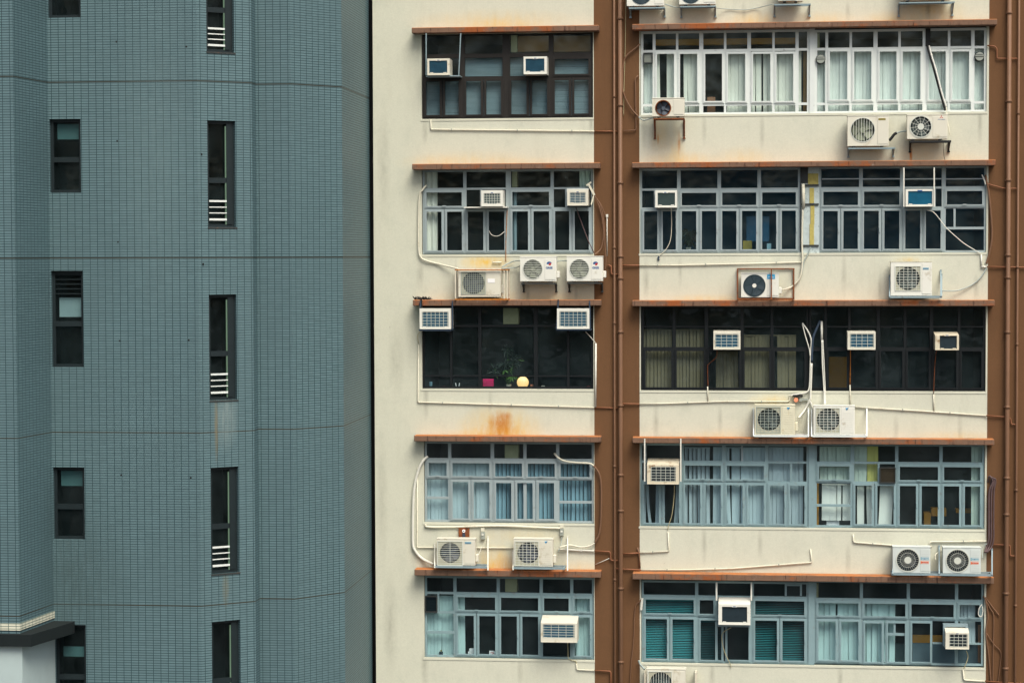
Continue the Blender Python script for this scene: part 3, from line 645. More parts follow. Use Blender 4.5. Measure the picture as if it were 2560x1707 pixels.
mb = MB(); p = P(1144, 970, -.3); mb.tube([p+Vector((-.05, 0, .13)), p+Vector((-.035, 0, .05)), p+Vector((0, 0, .02)), p+Vector((.035, 0, .05)), p+Vector((.05, 0, .13))], .014, 6, True); obj('card_holder', mb, 'white_p', None, 'white U shaped holder on the black window sill', 'holder', 'small items on the window sills')
solid('cardboard_box', (1768, 243, 1788, 284), 'cardboard', 'brown cardboard box standing in the open dark sash', 'box', -.42, -.2)
solid('yellow_bag', (1857, 602, 1880, 630), 'yellow_bag', 'yellow paper bag on the sill of the second row window', 'bag', -.5, -.3)
solid('blue_board', (1866, 541, 1923, 604), 'blue_panel', 'blue board standing behind the yellow bag', 'board', -.75, -.7)
solid('white_bin', (1917, 609, 1928, 629), 'lblue_p', 'small pale bin right of the yellow bag', 'bin', -.45, -.3)
solid('white_box', (1173, 1621, 1185, 1628.4), 'white_p', 'upper small white box in stack on lowest left sill', 'box', -.3, -.2, 'small items on the window sills')
solid('white_box', (1170, 1628.6, 1184, 1640), 'white_p', 'lower small white box in stack on lowest left sill', 'box', -.3, -.2, 'small items on the window sills')
cd = solid('greeting_card', (1223, 1626, 1237, 1641), 'white_p', 'white card with red scribble in lowest left window', 'card', -.22, -.2)
mb = MB(); q = [P(x, y, -.197) for x, y in ((1226, 1631), (1229, 1629), (1233, 1630), (1233, 1633), (1229, 1634), (1227, 1637))]; mb.tube(q, .007, 5, True); obj('scribble', mb, 'red_p', cd)
bt = cup(1102.5, 1641, .13, .055, 'coil_dk', 'dark round bottle on the sill of lowest left window', 'bottle', 'bottle', -.16, .05)
mb = MB(); p = P(1102.5, 1641, -.16); mb.cyl((p.x, p.z+.16), .02, p.y-.02, p.y+.02, 10); obj('bottle_neck', mb, 'yellow_bag', bt)
solid('orange_cabinet', (2310, 1281, 2327, 1314), 'orange_w', 'orange filing box behind the two dark sashes', 'cabinet', -.9, -.6)
solid('orange_cabinet', (2328, 1270, 2366, 1290), 'orange_w', 'wide orange shelf box behind the central dark sashes', 'cabinet', -1.1, -.8)
solid('orange_cabinet', (2390, 1272, 2428, 1282), 'orange_w', 'thin orange shelf left of the pale yellow green blind', 'cabinet', -1.1, -.8)
solid('paper_pile', (2066, 1300, 2098, 1317), 'white_p', 'crumpled white paper pile behind the ragged white blind', 'paper', -.5, -.3)
solid('orange_curtain_strip', (2041, 1165, 2047, 1316), 'orange_w', 'narrow orange strip against the wide blue post', 'curtain', -.3, -.25)
solid('desk_partition', (2281, 1608, 2448, 1657), 'grey_panel', 'blue grey desk partition behind the lowest right window', 'partition', -.5, -.42)
solid('orange_partition', (2281, 1587, 2358, 1606), 'orange_w', 'orange partition strip above the blue grey desk partition', 'partition', -.5, -.44)
solid('dark_cabinet', (2238, 1610, 2266, 1656), 'room', 'dark cabinet at right end of the aqua blind', 'cabinet', -.5, -.35)
solid('brown_board', (2445, 1562, 2457, 1655), 'cardboard', 'brown board at right edge of the lowest right window', 'board', -.35, -.3)
solid('orange_door', (2072, 892, 2118, 974), 'orange_w', 'dim orange door seen through the black framed window', 'door', -1.6, -1.55)

# ================================================================== window air conditioners
WG = 'window air conditioners'
def wac(rect, style, label, hood=0, casing='casing', coil='coil', bz=(6, 7, 6, 6), grid=(5, 5), d=.42, feet=True, badge=None):
    x0, y0, x1, y1 = rect; X0, X1, Z0, Z1 = XZ(x0, y0, x1, y1, d); ZF = Z1-hood/100; yb, yf = .12, -d
    t = thing('window_air_conditioner', ((X0+X1)/2, 0, Z0), label, 'air conditioner', WG)
    mb = MB(); s = mb.bm
    l, tp, r_, bt_ = [v/100 for v in bz]; I = (X0+l, X1-r_, Z0+bt_, ZF-tp)
    def q(*p): mb.face(p)
    V = Vector
    q(V((X0, yb, Z0)), V((X0, yf, Z0)), V((X0, yf, ZF)), V((X0, yb, Z1))); q(V((X1, yb, Z0)), V((X1, yf, Z0)), V((X1, yf, ZF)), V((X1, yb, Z1)))
    q(V((X0, yf, ZF)), V((X1, yf, ZF)), V((X1, yb, Z1)), V((X0, yb, Z1))); q(V((X0, yf, Z0)), V((X1, yf, Z0)), V((X1, yb, Z0)), V((X0, yb, Z0)))
    o = [(X0, Z0), (X1, Z0), (X1, ZF), (X0, ZF)]; i_ = [(I[0], I[2]), (I[1], I[2]), (I[1], I[3]), (I[0], I[3])]
    for k in range(4):
        a, b_, c, e = o[k], o[(k+1) % 4], i_[(k+1) % 4], i_[k]
        q(V((a[0], yf, a[1])), V((b_[0], yf, b_[1])), V((c[0], yf, c[1])), V((e[0], yf, e[1])))
        q(V((e[0], yf, e[1])), V((c[0], yf, c[1])), V((c[0], yf+.035, c[1])), V((e[0], yf+.035, e[1])))
    bmesh.ops.remove_doubles(s, verts=s.verts, dist=1e-5)
    # side louvres and lip
    for k in range(4):
        zz = Z0+(ZF-Z0)*(.3+.13*k)
        for x, sg in ((X0, -1), (X1, 1)): mb.box(x-.004, x+.004, yf+.09, yf+.26, zz, zz+.012)
    mb.box(X0+.004, X1-.004, yf-.012, yf+.001, Z0-.0, Z0+.02)
    obj('casing', mb, casing, t)
    mb = MB(); mb.box(I[0]-.01, I[1]+.01, yf+.034, yf+.05, I[2]-.01, I[3]+.01)
    if style in ('louvre',):
        n = 16
        for k in range(n): zz = I[2]+(I[3]-I[2])*(k+.5)/n; mb.box(I[0], I[1], yf+.02, yf+.034, zz-.004, zz+.004)
    obj('coil', mb, coil, t)
    mb = MB()
    if style == 'grid':
        nc, nr = grid
        for k in range(nc+1): x = I[0]+(I[1]-I[0])*(.03+.94*k/nc); mb.box(x-.0045, x+.0045, yf+.004, yf+.014, I[2], I[3])
        for k in range(nr+1): z = I[2]+(I[3]-I[2])*(.04+.92*k/nr); mb.box(I[0], I[1], yf+.006, yf+.016, z-.0045, z+.0045)
        obj('guard', mb, 'wire', t)
    mb = MB()
    if feet:
        for xx in (I[0]+.02, I[1]-.1): mb = MB(); mb.box(xx, xx+.08, yf-.004, yf+.012, I[2]-.004, I[2]+.02); obj('bezel_clip', mb, casing, t)
    if badge:
        mb = MB(); xc = (X0+X1)/2+badge[1]; mb.box(xc-.06, xc+.06, yf-.004, yf+.008, I[3]-.01, I[3]+.025); mb2 = MB(); mb2.box(xc-.03, xc+.03, yf-.008, yf-.003, I[3]+.0, I[3]+.016)
        obj('badge', mb, casing if badge[0] != 'coil_br' else 'blue_p', t); obj('badge', mb2, 'blue_p', t)
    return t
wac((1068, 147, 1124, 188.5), 'louvre', 'small window unit hung between silver straps, left end of bronze window', bz=(5, 5, 6, 5), badge=('a', 0))
wac((1309, 142, 1367, 186), 'louvre', 'window unit with rusty lower edge, third bay of bronze window', bz=(5, 5, 6, 6), badge=('a', 0), casing='casing_w')
wac((1203, 476, 1257, 516), 'grid', 'white gridded window unit in second bay above the rusty cage', grid=(6, 4), coil='coil_gn', badge=('a', 0), casing='casing_w')
wac((1418, 474, 1470, 514), 'grid', 'gridded window unit beside the cable bundle, right end of second left window', grid=(3, 6), badge=('a', 0))
wac((1049, 771, 1127, 822.6), 'grid', 'large blue gridded window unit below the blackened canopy end', grid=(6, 5), casing='casing_w', bz=(6, 8, 6, 5))
wac((1392.5, 771, 1473.5, 822), 'grid', 'large blue gridded window unit hung at right end of black window', grid=(6, 5), casing='casing_w', bz=(6, 7, 6, 5))
wac((1352, 1543, 1443, 1605), 'grid', 'window unit with sloped dirty top in the lowest left window', 14, 'casing', 'coil', (5, 3, 7, 11), (4, 5))
wac((1638, 476, 1692.5, 519), 'louvre', 'white louvred window unit above a dangling cable and plug', coil='coil_gn', bz=(6, 6, 5, 5), badge=('a', -.02), casing='casing_w')
wac((2264, 473, 2335.5, 516.5), 'louvre', 'window unit with bright blue coil between white hanging rods', coil='coil_br', bz=(6, 5, 5, 5), badge=('coil_br', 0), casing='casing_w')
wac((1783.6, 827, 1851, 873.6), 'grid', 'blue gridded window unit over the dim brown blinds', 4, 'casing', 'coil', (4, 4, 5, 5), (4, 4))
wac((2119, 828, 2189, 874), 'grid', 'blue gridded window unit right of the white looping pipes', 2, 'casing', 'coil', (6, 4, 4, 5), (4, 4))
wac((2338, 831, 2397.4, 875), 'plain', 'small plain window unit with rusty top, right of black window', 7, 'casing_d', 'coil_dk', (11, 1, 5, 3), badge=('a', .0))
wac((1617.6, 1150, 1697.5, 1210), 'grid', 'dirty stained window unit hung by two white straps under the canopy', 12, 'casing_d', 'coil_dk', (9, 4, 8, 6), (5, 5))
wac((1796, 1498, 1876, 1561), 'plain', 'clean cream window unit with a plain dark grille and blue eye badge', 12, 'casing_w', 'coil_dk', (9, 6, 8, 6), badge=('a', 0))
wac((2364, 1566.7, 2423, 1622), 'grid', 'small tilted gridded window unit boxed in at lower right', 14, 'casing', 'coil_dk', (9, 3, 4, 5), (4, 4), badge=('a', 0))
# sealing boxes / trays behind a few of them
def hangers(xs, y0, y1, mat, label, d=.38, w=.025, tray=None, tmat=None):
    t = thing('hanging_frame', P(xs[0][0] if isinstance(xs[0], tuple) else xs[0], y1, d), label, 'hanging frame', 'frames that carry window units')
    for x in xs:
        mb = MB(); x_ = x if isinstance(x, tuple) else (x, x); mb.bar(P(x_[0], y0, d), P(x_[1], y1, d), w, w); obj('strap', mb, mat, t)
    if tray:
        mb = MB(); a, b_, c, e = XZ(*tray, d); mb.box(a, b_, -d-.02, .1, c, e); obj('tray', mb, tmat or mat, t)
    return t
hangers([1065.5, (1152, 1147)], 84, 188, 'steel', 'two silver straps around left unit of bronze window', tray=(1066, 189.5, 1150, 192), d=.36)
hangers([1051, 1131], 752, 823, 'navy', 'dark strap frame around large unit under blackened canopy end', d=.40, w=.03, tray=(1047, 823.5, 1128, 827))
hangers([(1396, 1391), (1474, 1476)], 752, 823, 'navy', 'dark strap frame around large unit at right of black window', d=.40, w=.03, tray=(1391, 823, 1477, 826))
hangers([2259.7, 2335.5], 419, 517, 'pvc_w', 'pair of white rods hanging the bright blue window unit', d=.44, w=.03)
hangers([1611.7, 1702], 1096, 1203, 'pvc_w', 'pair of white straps bolted to canopy above the dirty window unit', d=.385, w=.032)
hangers([1791.5, 1878.5], 1455, 1500, 'pvc_w', 'short white rods above the clean cream window unit', d=.2, w=.035, tray=(1795, 1561.5, 1876, 1566), tmat='steel')
hangers([1202, 1258], 505, 516, 'pvc_w', 'white shelf under the gridded unit above the rusty cage', d=.3, w=.02, tray=(1160, 517, 1268, 520))
mb = MB(); a, b_, c, d = XZ(2358, 1560, 2420, 1615, .15); mb.frame(a, b_, c, d, .06, -.15, .05); obj('mounting_box', mb, 'steel', None, 'grey sheet metal surround behind the small tilted unit', 'surround')
mb = MB(); a, b_, c, d = XZ(1375, 474, 1417, 514, -.04); mb.frame(1417 and P(1417, 500, .1).x, P(1472, 500, .1).x, P(1440, 515, .1).z, P(1440, 472, .1).z, .03, -.1, .05); obj('mounting_box', mb, 'alu_white', None, 'white metal surround behind unit beside the cable bundle', 'surround')

# ventilators in the glass
def vent_sq(rect, mat, label, rows=2, name='louvre_vent'):
    t = thing(name, P((rect[0]+rect[2])/2, rect[3], 0), label, 'ventilator', 'ventilators set in the windows')
    x0, x1, z0, z1 = XZ(*rect, 0); mb = MB(); mb.frame(x0, x1, z0, z1, .022, -.03, .1); obj('vent_frame', mb, 'steel_dk', t)
    mb = MB(); h = (z1-z0-.05)/rows
    for k in range(rows):
        zz = z0+.025+k*h; mb.face([(x0+.022, .03, zz), (x1-.022, .03, zz), (x1-.022, .0, zz+h*.96), (x0+.022, .0, zz+h*.96)])
    mb.box(x0+.02, x1-.02, .05, .09, z0+.02, z1-.02); obj('louvre', mb, mat, t); return t
vent_sq((1608, 133, 1632, 159), 'vent', 'square grey vent in narrow left pane of the top right window', 2)
vent_sq((2199, 1168, 2239, 1207), 'vent_br', 'brown louvred vent box in the window with ragged white blinds', 10)
vent_sq((1063, 1489, 1093, 1530), 'coil_dk', 'dark slatted louvre at left of the lowest left window', 5)
for px, py, lb_ in ((2051.5, 148.6, 'round grey vent beside the white window post'), (2448.5, 142, 'round grey vent at right end of top right window')):
    p = P(px, py); t = thing('round_vent', (p.x, .1, p.z-.12), lb_, 'ventilator', 'ventilators set in the windows')
    mb = MB(); mb.cyl((p.x, p.z), .125, .1, -.02, 32, .115); obj('vent_body', mb, 'steel_dk', t)
    mb = MB(); mb.cyl((p.x, p.z), .105, -.021, -.034, 32, .098); obj('vent_cover', mb, 'vent', t)
    mb = MB(); mb.box(p.x-.1, p.x+.1, -.044, -.03, p.z-.006, p.z+.006); mb.box(p.x-.085, p.x+.085, -.042, -.03, p.z+.045, p.z+.051); obj('vent_slot', mb, 'steel_dk', t)

# ================================================================== outdoor units
OG = 'outdoor air conditioner units'
def unit(rect, fan, style, label, casing='casing', split=None, grille=None, cover=True, blade='blade', wire='wire', d=.45, dep=.31, logo=None, lid=None, panel_=True, nsp=12, slats=False, shroud='shroud'):
    x0, y0, x1, y1 = rect; X0, X1, Z0, Z1 = XZ(*rect, d); yf, yb = -d, -d+dep
    t = thing('outdoor_unit', ((X0+X1)/2, (yf+yb)/2, Z0), label, 'air conditioner', OG)
    c = P(fan[0], fan[1], d); R_ = fan[2]/F*(DIST-d); c = (c.x, c.z)
    XS = P(split, y0, d).x if split else min(c[0]+R_+.05, X1-.05)
    mb = MB()
    # front sheet with a round hole left of XS
    import itertools
    angs = sorted({k/40*2*math.pi for k in range(40)} | {math.atan2(zz-c[1], xx-c[0]) % (2*math.pi) for xx in (X0, XS) for zz in (Z0, Z1)})
    def edge(a):
        dx, dz = math.cos(a), math.sin(a); ts = []
        if dx > 1e-9: ts.append((XS-c[0])/dx)
        if dx < -1e-9: ts.append((X0-c[0])/dx)
        if dz > 1e-9: ts.append((Z1-c[1])/dz)
        if dz < -1e-9: ts.append((Z0-c[1])/dz)
        t_ = min(ts); return c[0]+dx*t_, c[1]+dz*t_
    n = len(angs)
    for k in range(n):
        a, b_ = angs[k], angs[(k+1) % n]; e0, e1 = edge(a), edge(b_)
        i0 = (c[0]+R_*math.cos(a), c[1]+R_*math.sin(a)); i1 = (c[0]+R_*math.cos(b_), c[1]+R_*math.sin(b_))
        mb.face([(e0[0], yf, e0[1]), (e1[0], yf, e1[1]), (i1[0], yf, i1[1]), (i0[0], yf, i0[1])])
        mb.face([(i0[0], yf, i0[1]), (i1[0], yf, i1[1]), (i1[0], yf+.03, i1[1]), (i0[0], yf+.03, i0[1])])
    mb.face([(XS, yf, Z0), (X1, yf, Z0), (X1, yf, Z1), (XS, yf, Z1)])
    for q in ([(X0, yf, Z0), (X0, yb, Z0), (X0, yb, Z1), (X0, yf, Z1)], [(X1, yf, Z0), (X1, yb, Z0), (X1, yb, Z1), (X1, yf, Z1)],
              [(X0, yf, Z1), (X1, yf, Z1), (X1, yb, Z1), (X0, yb, Z1)], [(X0, yf, Z0), (X1, yf, Z0), (X1, yb, Z0), (X0, yb, Z0)], [(X0, yb, Z0), (X1, yb, Z0), (X1, yb, Z1), (X0, yb, Z1)]):
        mb.face(q)
    bmesh.ops.remove_doubles(mb.bm, verts=mb.bm.verts, dist=1e-5)
    obj('casing', mb, casing, t)
    mb = MB(); mb.box(X0-.008, X1+.008, yf-.008, yb+.004, Z1+.001, Z1+.022, .004); obj('lid', mb, lid or casing, t)
    mb = MB(); nn = 36
    ring_ = [[mb.bm.verts.new((c[0]+R_*1.0*math.cos(6.2832*k/nn), yy, c[1]+R_*1.0*math.sin(6.2832*k/nn))) for k in range(nn)] for yy in (yf+.029, yf+.14)]
    for k in range(nn): mb.bm.faces.new((ring_[0][k], ring_[0][(k+1) % nn], ring_[1][(k+1) % nn], ring_[1][k]))
    mb.bm.faces.new(ring_[1]); obj('shroud', mb, shroud, t)
    # three fan blades
    fn = MB(); ph = random.uniform(0, 2)
    for k in range(5):
        a0 = ph+k*1.2566; m_ = 8; prev = None
        for j in range(m_+1):
            a = a0+1.12*j/m_; r1, r2 = R_*.22, R_*(.93-.18*abs(j/m_-.45)); y = yf+.075+.05*j/m_
            cur = (fn.bm.verts.new((c[0]+r1*math.cos(a-.3), y, c[1]+r1*math.sin(a-.3))), fn.bm.verts.new((c[0]+r2*math.cos(a), y-.01, c[1]+r2*math.sin(a))))
            if prev: fn.bm.faces.new((prev[0], prev[1], cur[1], cur[0])).smooth = True
            prev = cur
    fn.cyl(c, R_*.25, yf+.06, yf+.13, 20); obj('fan', fn, blade, t)
    g = MB(); yg = yf-.006
    if style in ('grid', 'bars', 'vbars', 'fine'):
        if grille: gx0, gx1, gz0, gz1 = XZ(*grille, d)
        else: gx0, gx1, gz0, gz1 = c[0]-R_, c[0]+R_, c[1]-R_, c[1]+R_
        def chord(v):  # half chord for round guards
            return math.sqrt(max(R_*R_-v*v, 0))
        w_ = .0055
        if style in ('grid', 'bars', 'fine'):
            k = 0; nb = 11 if style == 'bars' else (9 if style == 'grid' else 10)
            for k in range(nb+1):
                z = gz0+(gz1-gz0)*k/nb
                if grille: g.box(gx0, gx1, yg, yg+.006, z-w_, z+w_)
                else:
                    h = chord(z-c[1])
                    if h > .02: g.box(c[0]-h, c[0]+h, yg, yg+.006, z-w_, z+w_)
        if style in ('grid', 'vbars', 'fine'):
            nb = {'grid': 6, 'vbars': 9, 'fine': 12}[style]
            for k in range(nb+1):
                x = gx0+(gx1-gx0)*k/nb
                if grille and style != 'vbars': g.box(x-w_, x+w_, yg-.004, yg+.002, gz0, gz1)
                else:
                    h = chord(x-c[0])
                    if h > .02: g.box(x-w_, x+w_, yg-.004, yg+.002, c[1]-h, c[1]+h)
        if grille and style == 'bars':
            for k in range(3): x = gx0+(gx1-gx0)*k/2; g.box(x-w_, x+w_, yg-.004, yg+.002, gz0, gz1)
        if not grille: g.ring(c, R_+.006, .02, yg+.003)
        if grille: g.frame(gx0-.012, gx1+.012, gz0-.012, gz1+.012, .018, yf-.014, yf)
        if grille:
            bk = MB()   # tinted backing between wires: square plate with the round hole
            an2 = sorted({k/36*2*math.pi for k in range(36)} | {math.atan2(zz-c[1], xx-c[0]) % (2*math.pi) for xx in (gx0, gx1) for zz in (gz0, gz1)})
            def ed2(a):
                dx, dz = math.cos(a), math.sin(a); ts = []
                if dx > 1e-9: ts.append((gx1-c[0])/dx)
                if dx < -1e-9: ts.append((gx0-c[0])/dx)
                if dz > 1e-9: ts.append((gz1-c[1])/dz)
                if dz < -1e-9: ts.append((gz0-c[1])/dz)
                t_ = max(min(ts), R_*1.001); return c[0]+dx*t_, c[1]+dz*t_
            for k in range(len(an2)):
                a, b_ = an2[k], an2[(k+1) % len(an2)]; e0, e1 = ed2(a), ed2(b_)
                bk.face([(e0[0], yf-.003, e0[1]), (e1[0], yf-.003, e1[1]), (c[0]+R_*math.cos(b_), yf-.003, c[1]+R_*math.sin(b_)), (c[0]+R_*math.cos(a), yf-.003, c[1]+R_*math.sin(a))])
            obj('grille_plate', bk, 'backing', t)
    elif style == 'radial':
        for k in range(nsp):
            a = 6.2832*k/nsp; g.bar((c[0]+R_*.28*math.cos(a), yg, c[1]+R_*.28*math.sin(a)), (c[0]+R_*math.cos(a+.12), yg, c[1]+R_*math.sin(a+.12)), .0085 if nsp < 20 else .0038, .004)
        for rr in ((.5, .75) if nsp < 20 else (.66,)): g.ring(c, R_*rr, .005, yg+.003)
        g.ring(c, R_+.008, .026, yg); g.cyl(c, R_*.31, yg-.006, yg+.004, 24)
    elif style == 'concentric':
        for k in range(8): g.ring(c, R_*(.28+.72*k/7), .012, yg, 40, .008)
        for k in range(8): a = 6.2832*k/8; g.bar((c[0]+R_*.2*math.cos(a), yg+.004, c[1]+R_*.2*math.sin(a)), (c[0]+R_*math.cos(a), yg+.004, c[1]+R_*math.sin(a)), .008, .006)
        hb = MB(); hb.cyl(c, R_*.19, yg-.008, yg+.004, 24); obj('hub_cap', hb, casing, t)
    elif style == 'bare':
        g.ring(c, R_+.004, .022, yg+.002)
    if len(g.bm.verts): obj('guard', g, wire, t)
    if panel_:
        pb = MB(); pb.box(XS+.02, X1-.015, yf-.009, yf-.001, Z0+.04, Z1-.03, .004)
        if slats:
            for k in range(9): zz = Z0+.09+(Z1-Z0-.2)*k/9; pb.box(XS+.06, X1-.05, yf-.013, yf-.008, zz, zz+.012)
        obj('side_panel', pb, casing, t)
    if cover:
        cb = MB(); cb.box(X1, X1+.075, yf+.05, yf+.22, Z0+.08, Z0+(Z1-Z0)*.42, .015); obj('valve_cover', cb, casing, t)
    for xx in (X0+.12, X1-.2): fb = MB(); fb.box(xx, xx+.07, yf-.004, yb, Z0-.022, Z0-.001); obj('foot', fb, 'steel_dk', t)
    if logo: logo(t, d+.0095)
    return t
def bracket(x0, x1, y, yl, mat, label, d=.46, bars=2, wire_=None, h=.035):
    t = thing('wall_bracket', P((x0+x1)/2, yl, .1), label, 'bracket', 'wall brackets under outdoor units')
    X0, X1 = P(x0, y, d).x, P(x1, y, d).x; Z = P((x0+x1)/2, y, d).z-.024
    for x in (X0+.02, X1-.02):
        mb = MB(); mb.box(x-.018, x+.018, -d, -.002, Z-h, Z); zl = P(x0, yl, .05).z
        mb.box(x-.02, x+.02, -.045, -.002, zl, Z-h); mb.bar((x, -.03, zl+.04), (x, -d*.75, Z-h), .028, .028); mb.box(x-.03, x+.03, -.06, -.003, zl-.03, zl)
        obj('arm', mb, mat, t)
    mb = MB(); mb.box(X0, X1, -d-.012, -d+.02, Z-h*.9, Z-.001); mb.box(X0, X1, -.2, -.165, Z-h*.9, Z-.001); obj('rail', mb, mat, t)
    return t
def cage(x0, x1, y0, y1, mat, label, d=.5, posts=(), top=True, wall=.02, bmat=None, w=.035):
    t = thing('metal_cage', P((x0+x1)/2, y1, d/2), label, 'cage', 'frames that carry outdoor units')
    X0, X1, Z0, Z1 = XZ(x0, y0, x1, y1, d)
    mb = MB(); mb.box(X0, X1, -d, -d+w, Z0, Z0+w); mb.box(X0, X1, -wall-w, -wall, Z0, Z0+w)
    for x in (X0, X1-w): mb.box(x, x+w, -d+w, -wall-w, Z0+.001, Z0+w-.001)
    obj('base_rail', mb, bmat or mat, t)
    xs = [X0, X1-w]+[P(p_, y0, d).x for p_ in posts]
    for x in xs:
        mb = MB(); mb.box(x, x+w*.9, -d+.002, -d+w, Z0+w, Z1); obj('post', mb, mat, t)
    for x in (X0, X1-w):
        mb = MB(); mb.box(x, x+w*.9, -wall-w, -wall, Z0+w, Z1); obj('post', mb, mat, t)
    if top:
        mb = MB(); mb.box(X0, X1, -d+.001, -d+w*.9, Z1, Z1+w*.8); mb.box(X0, X1, -wall-w, -wall, Z1, Z1+w*.8)
        for x in (X0, X1-w): mb.box(x, x+w*.9, -d+w, -wall-w, Z1, Z1+w*.7)
        obj('top_rail', mb, bmat or mat, t)
    return t
def badge(t, rect, d, mat, name='label_plate'):
    mb = MB(); mb.rbox(rect, d-.004, d+.002); return obj(name, mb, mat, t)
def logo_g(x, y):
    def fn(t, d):
        p = P(x, y, d); mb = MB(); R1 = .062
        pts = [(p.x+R1*math.cos(a)*1.05, p.z+R1*.8*math.sin(a)) for a in [RAD(20+180*k/14) for k in range(15)]]; inn = [(p.x+.02+R1*.45*math.cos(a), p.z-.01+R1*.4*math.sin(a)) for a in [RAD(20+180*k/14) for k in range(15)]]
        for k in range(14): mb.face([(pts[k][0], -d, pts[k][1]), (pts[k+1][0], -d, pts[k+1][1]), (inn[k+1][0], -d, inn[k+1][1]), (inn[k][0], -d, inn[k][1])])
        obj('emblem', mb, 'blue_p', t)
        mb = MB(); mb.face([(p.x-.02, -d-.001, p.z-.045), (p.x+.035, -d-.001, p.z-.045), (p.x+.062, -d-.001, p.z+.012), (p.x+.0, -d-.001, p.z+.012)]); obj('emblem', mb, 'red', t)
        text('GREE', x, y+13, d, .05, 'blue_p', t, bold=.003, w=.17)
    return fn
u = unit((1300.4, 643.5, 1391, 703), (1331.8, 673, 24), 'bars', 'white fan unit with round emblem, left one of the pair above black window', 'casing_w', 1360, blade='blade_v', shroud='shroud_l', logo=logo_g(1373, 659), wire='wire')
u = unit((1417, 642.5, 1507, 702.5), (1448.3, 672.5, 24), 'bars', 'white fan unit with round emblem overlapping the brown pilaster', 'casing_w', 1476, blade='blade_v', shroud='shroud_l', logo=logo_g(1489, 659), wire='wire')
bracket(1303, 1389, 705, 728, 'steel_dk', 'dark bracket under left emblem unit')
bracket(1418, 1505, 704, 728, 'steel_dk', 'dark bracket under emblem unit at the brown pilaster')
u = unit((1146, 674, 1252, 742), (1183.5, 707.5, 28), 'fine', 'grey fan unit inside the rusty white cage on the third canopy', 'casing', 1215, (1154, 681, 1213, 735), blade='blade_b', wire='wire_d', d=.40, dep=.3)
badge(u, (1219, 697, 1237, 707), .412, 'white_p')
cage(1137, 1270, 676, 750, 'rust_w', 'white painted cage with rusty rails standing on the third left canopy', d=.47, posts=(1259,), bmat='rust_o', w=.032)
u = unit((1091.5, 1348, 1188, 1412), (1125, 1381, 26), 'bars', 'fan unit under the rusty junction box, left of the lower pair', 'casing', 1158, (1094.5, 1353, 1156, 1412), blade='blade_b', slats=False)
badge(u, (1162, 1353.5, 1178, 1359), .462, 'lblue_p'); text('Panasonic', 1170, 1357.6, .466, .022, 'blue_p', u, w=.13)
u2 = unit((1284, 1348, 1382, 1415), (1320, 1382, 27), 'grid', 'fan unit with blue triangle badge, right of the lower pair', 'casing', 1348, (1288, 1353, 1346, 1413), blade='blade_b', slats=True)
def tri(t, x, y, d):
    p = P(x, y, d); mb = MB(); mb.face([(p.x-.04, -d, p.z+.025), (p.x+.045, -d, p.z+.03), (p.x-.005, -d, p.z-.035)]); obj('emblem', mb, 'cyan_p', t)
    mb = MB(); mb.face([(p.x-.0, -d-.001, p.z+.005), (p.x+.045, -d-.001, p.z+.03), (p.x-.005, -d-.001, p.z-.035)]); obj('emblem', mb, 'blue_p', t)
tri(u2, 1365, 1355, .466)
def tray(x0, x1, y, posts, label, d=.5, mat='steel', pmat='steel', yt=1340):
    t = thing('unit_tray', P((x0+x1)/2, y+5, .25), label, 'support frame', 'frames that carry outdoor units')
    X0, X1 = P(x0, y, d).x, P(x1, y, d).x; Z = P((x0+x1)/2, y, d).z
    mb = MB(); mb.box(X0, X1, -d, -d+.04, Z-.05, Z); mb.box(X0, X1, -.1, -.06, Z-.05, Z)
    for x in (X0, (X0+X1)/2, X1-.04): mb.box(x, x+.04, -d+.04, -.1, Z-.045, Z-.003)
    obj('base', mb, mat, t)
    for x, ya, yb_ in posts:
        mb = MB(); mb.bar(P(x, ya, .06), P(x, yb_, d+.012), .03, .03); mb.bar(P(x, ya-6, .03), P(x, ya+8, .03), .04, .02); obj('post', mb, pmat, t)
    return t
tray(1086, 1217, 1414.5, [(1087, 1362, 1419), (1220, 1345, 1425)], 'blue grey tray with white posts under left lower unit', pmat='pvc_w')
tray(1283, 1412, 1417.5, [(1283, 1380, 1424), (1419, 1345, 1426)], 'blue grey tray with white posts under triangle badge unit', pmat='pvc_w')
unit((1630.5, 247, 1711, 291), (1658, 270.5, 18.5), 'bare', 'small weathered unit with a rusty fan, set before the top right window', 'casing', 1682, cover=False, blade='blade_b', wire='rust', d=.62, shroud='rust')
bracket(1633, 1711, 293, 345, 'rust', 'rusty bracket with long legs below the rusty fan unit', d=.62)
def lg4(t, d): badge(t, (2196, 296, 2214, 301), d, 'yellow_bag')
unit((2119, 291, 2222, 365), (2157, 325, 29), 'vbars', 'tall cream unit with vertical guard bars and stained fan', 'casing', 2192, None, False, 'blade_v', logo=lg4, shroud='shroud_l')
bracket(2121, 2238, 367, 392, 'steel', 'grey bracket under the tall cream unit')
def lg5(t, d):
    p = P(2353.5, 293, d); s_ = .022
    mb = MB()
    for a in (90, 210, 330):
        q = Vector((p.x+s_*math.cos(RAD(a)), -d, p.z+s_*math.sin(RAD(a)))); u_ = Vector((math.cos(RAD(a)), 0, math.sin(RAD(a)))); v_ = Vector((-u_.z, 0, u_.x))
        mb.face([q-u_*s_, q+v_*s_*.58, q+u_*s_, q-v_*s_*.58])
    obj('emblem', mb, 'red', t); text('MITSUBISHI', 2353.5, 300.5, d, .026, 'blue_p', t, w=.17)
unit((2268, 288.5, 2369, 347.5), (2302, 317, 25.5), 'radial', 'white unit with twelve spoke guard on a black bracket', 'casing', 2330, None, False, 'blade', logo=lg5, nsp=12)
bracket(2276, 2378, 349, 379, 'black', 'black bracket under the twelve spoke unit', h=.055)
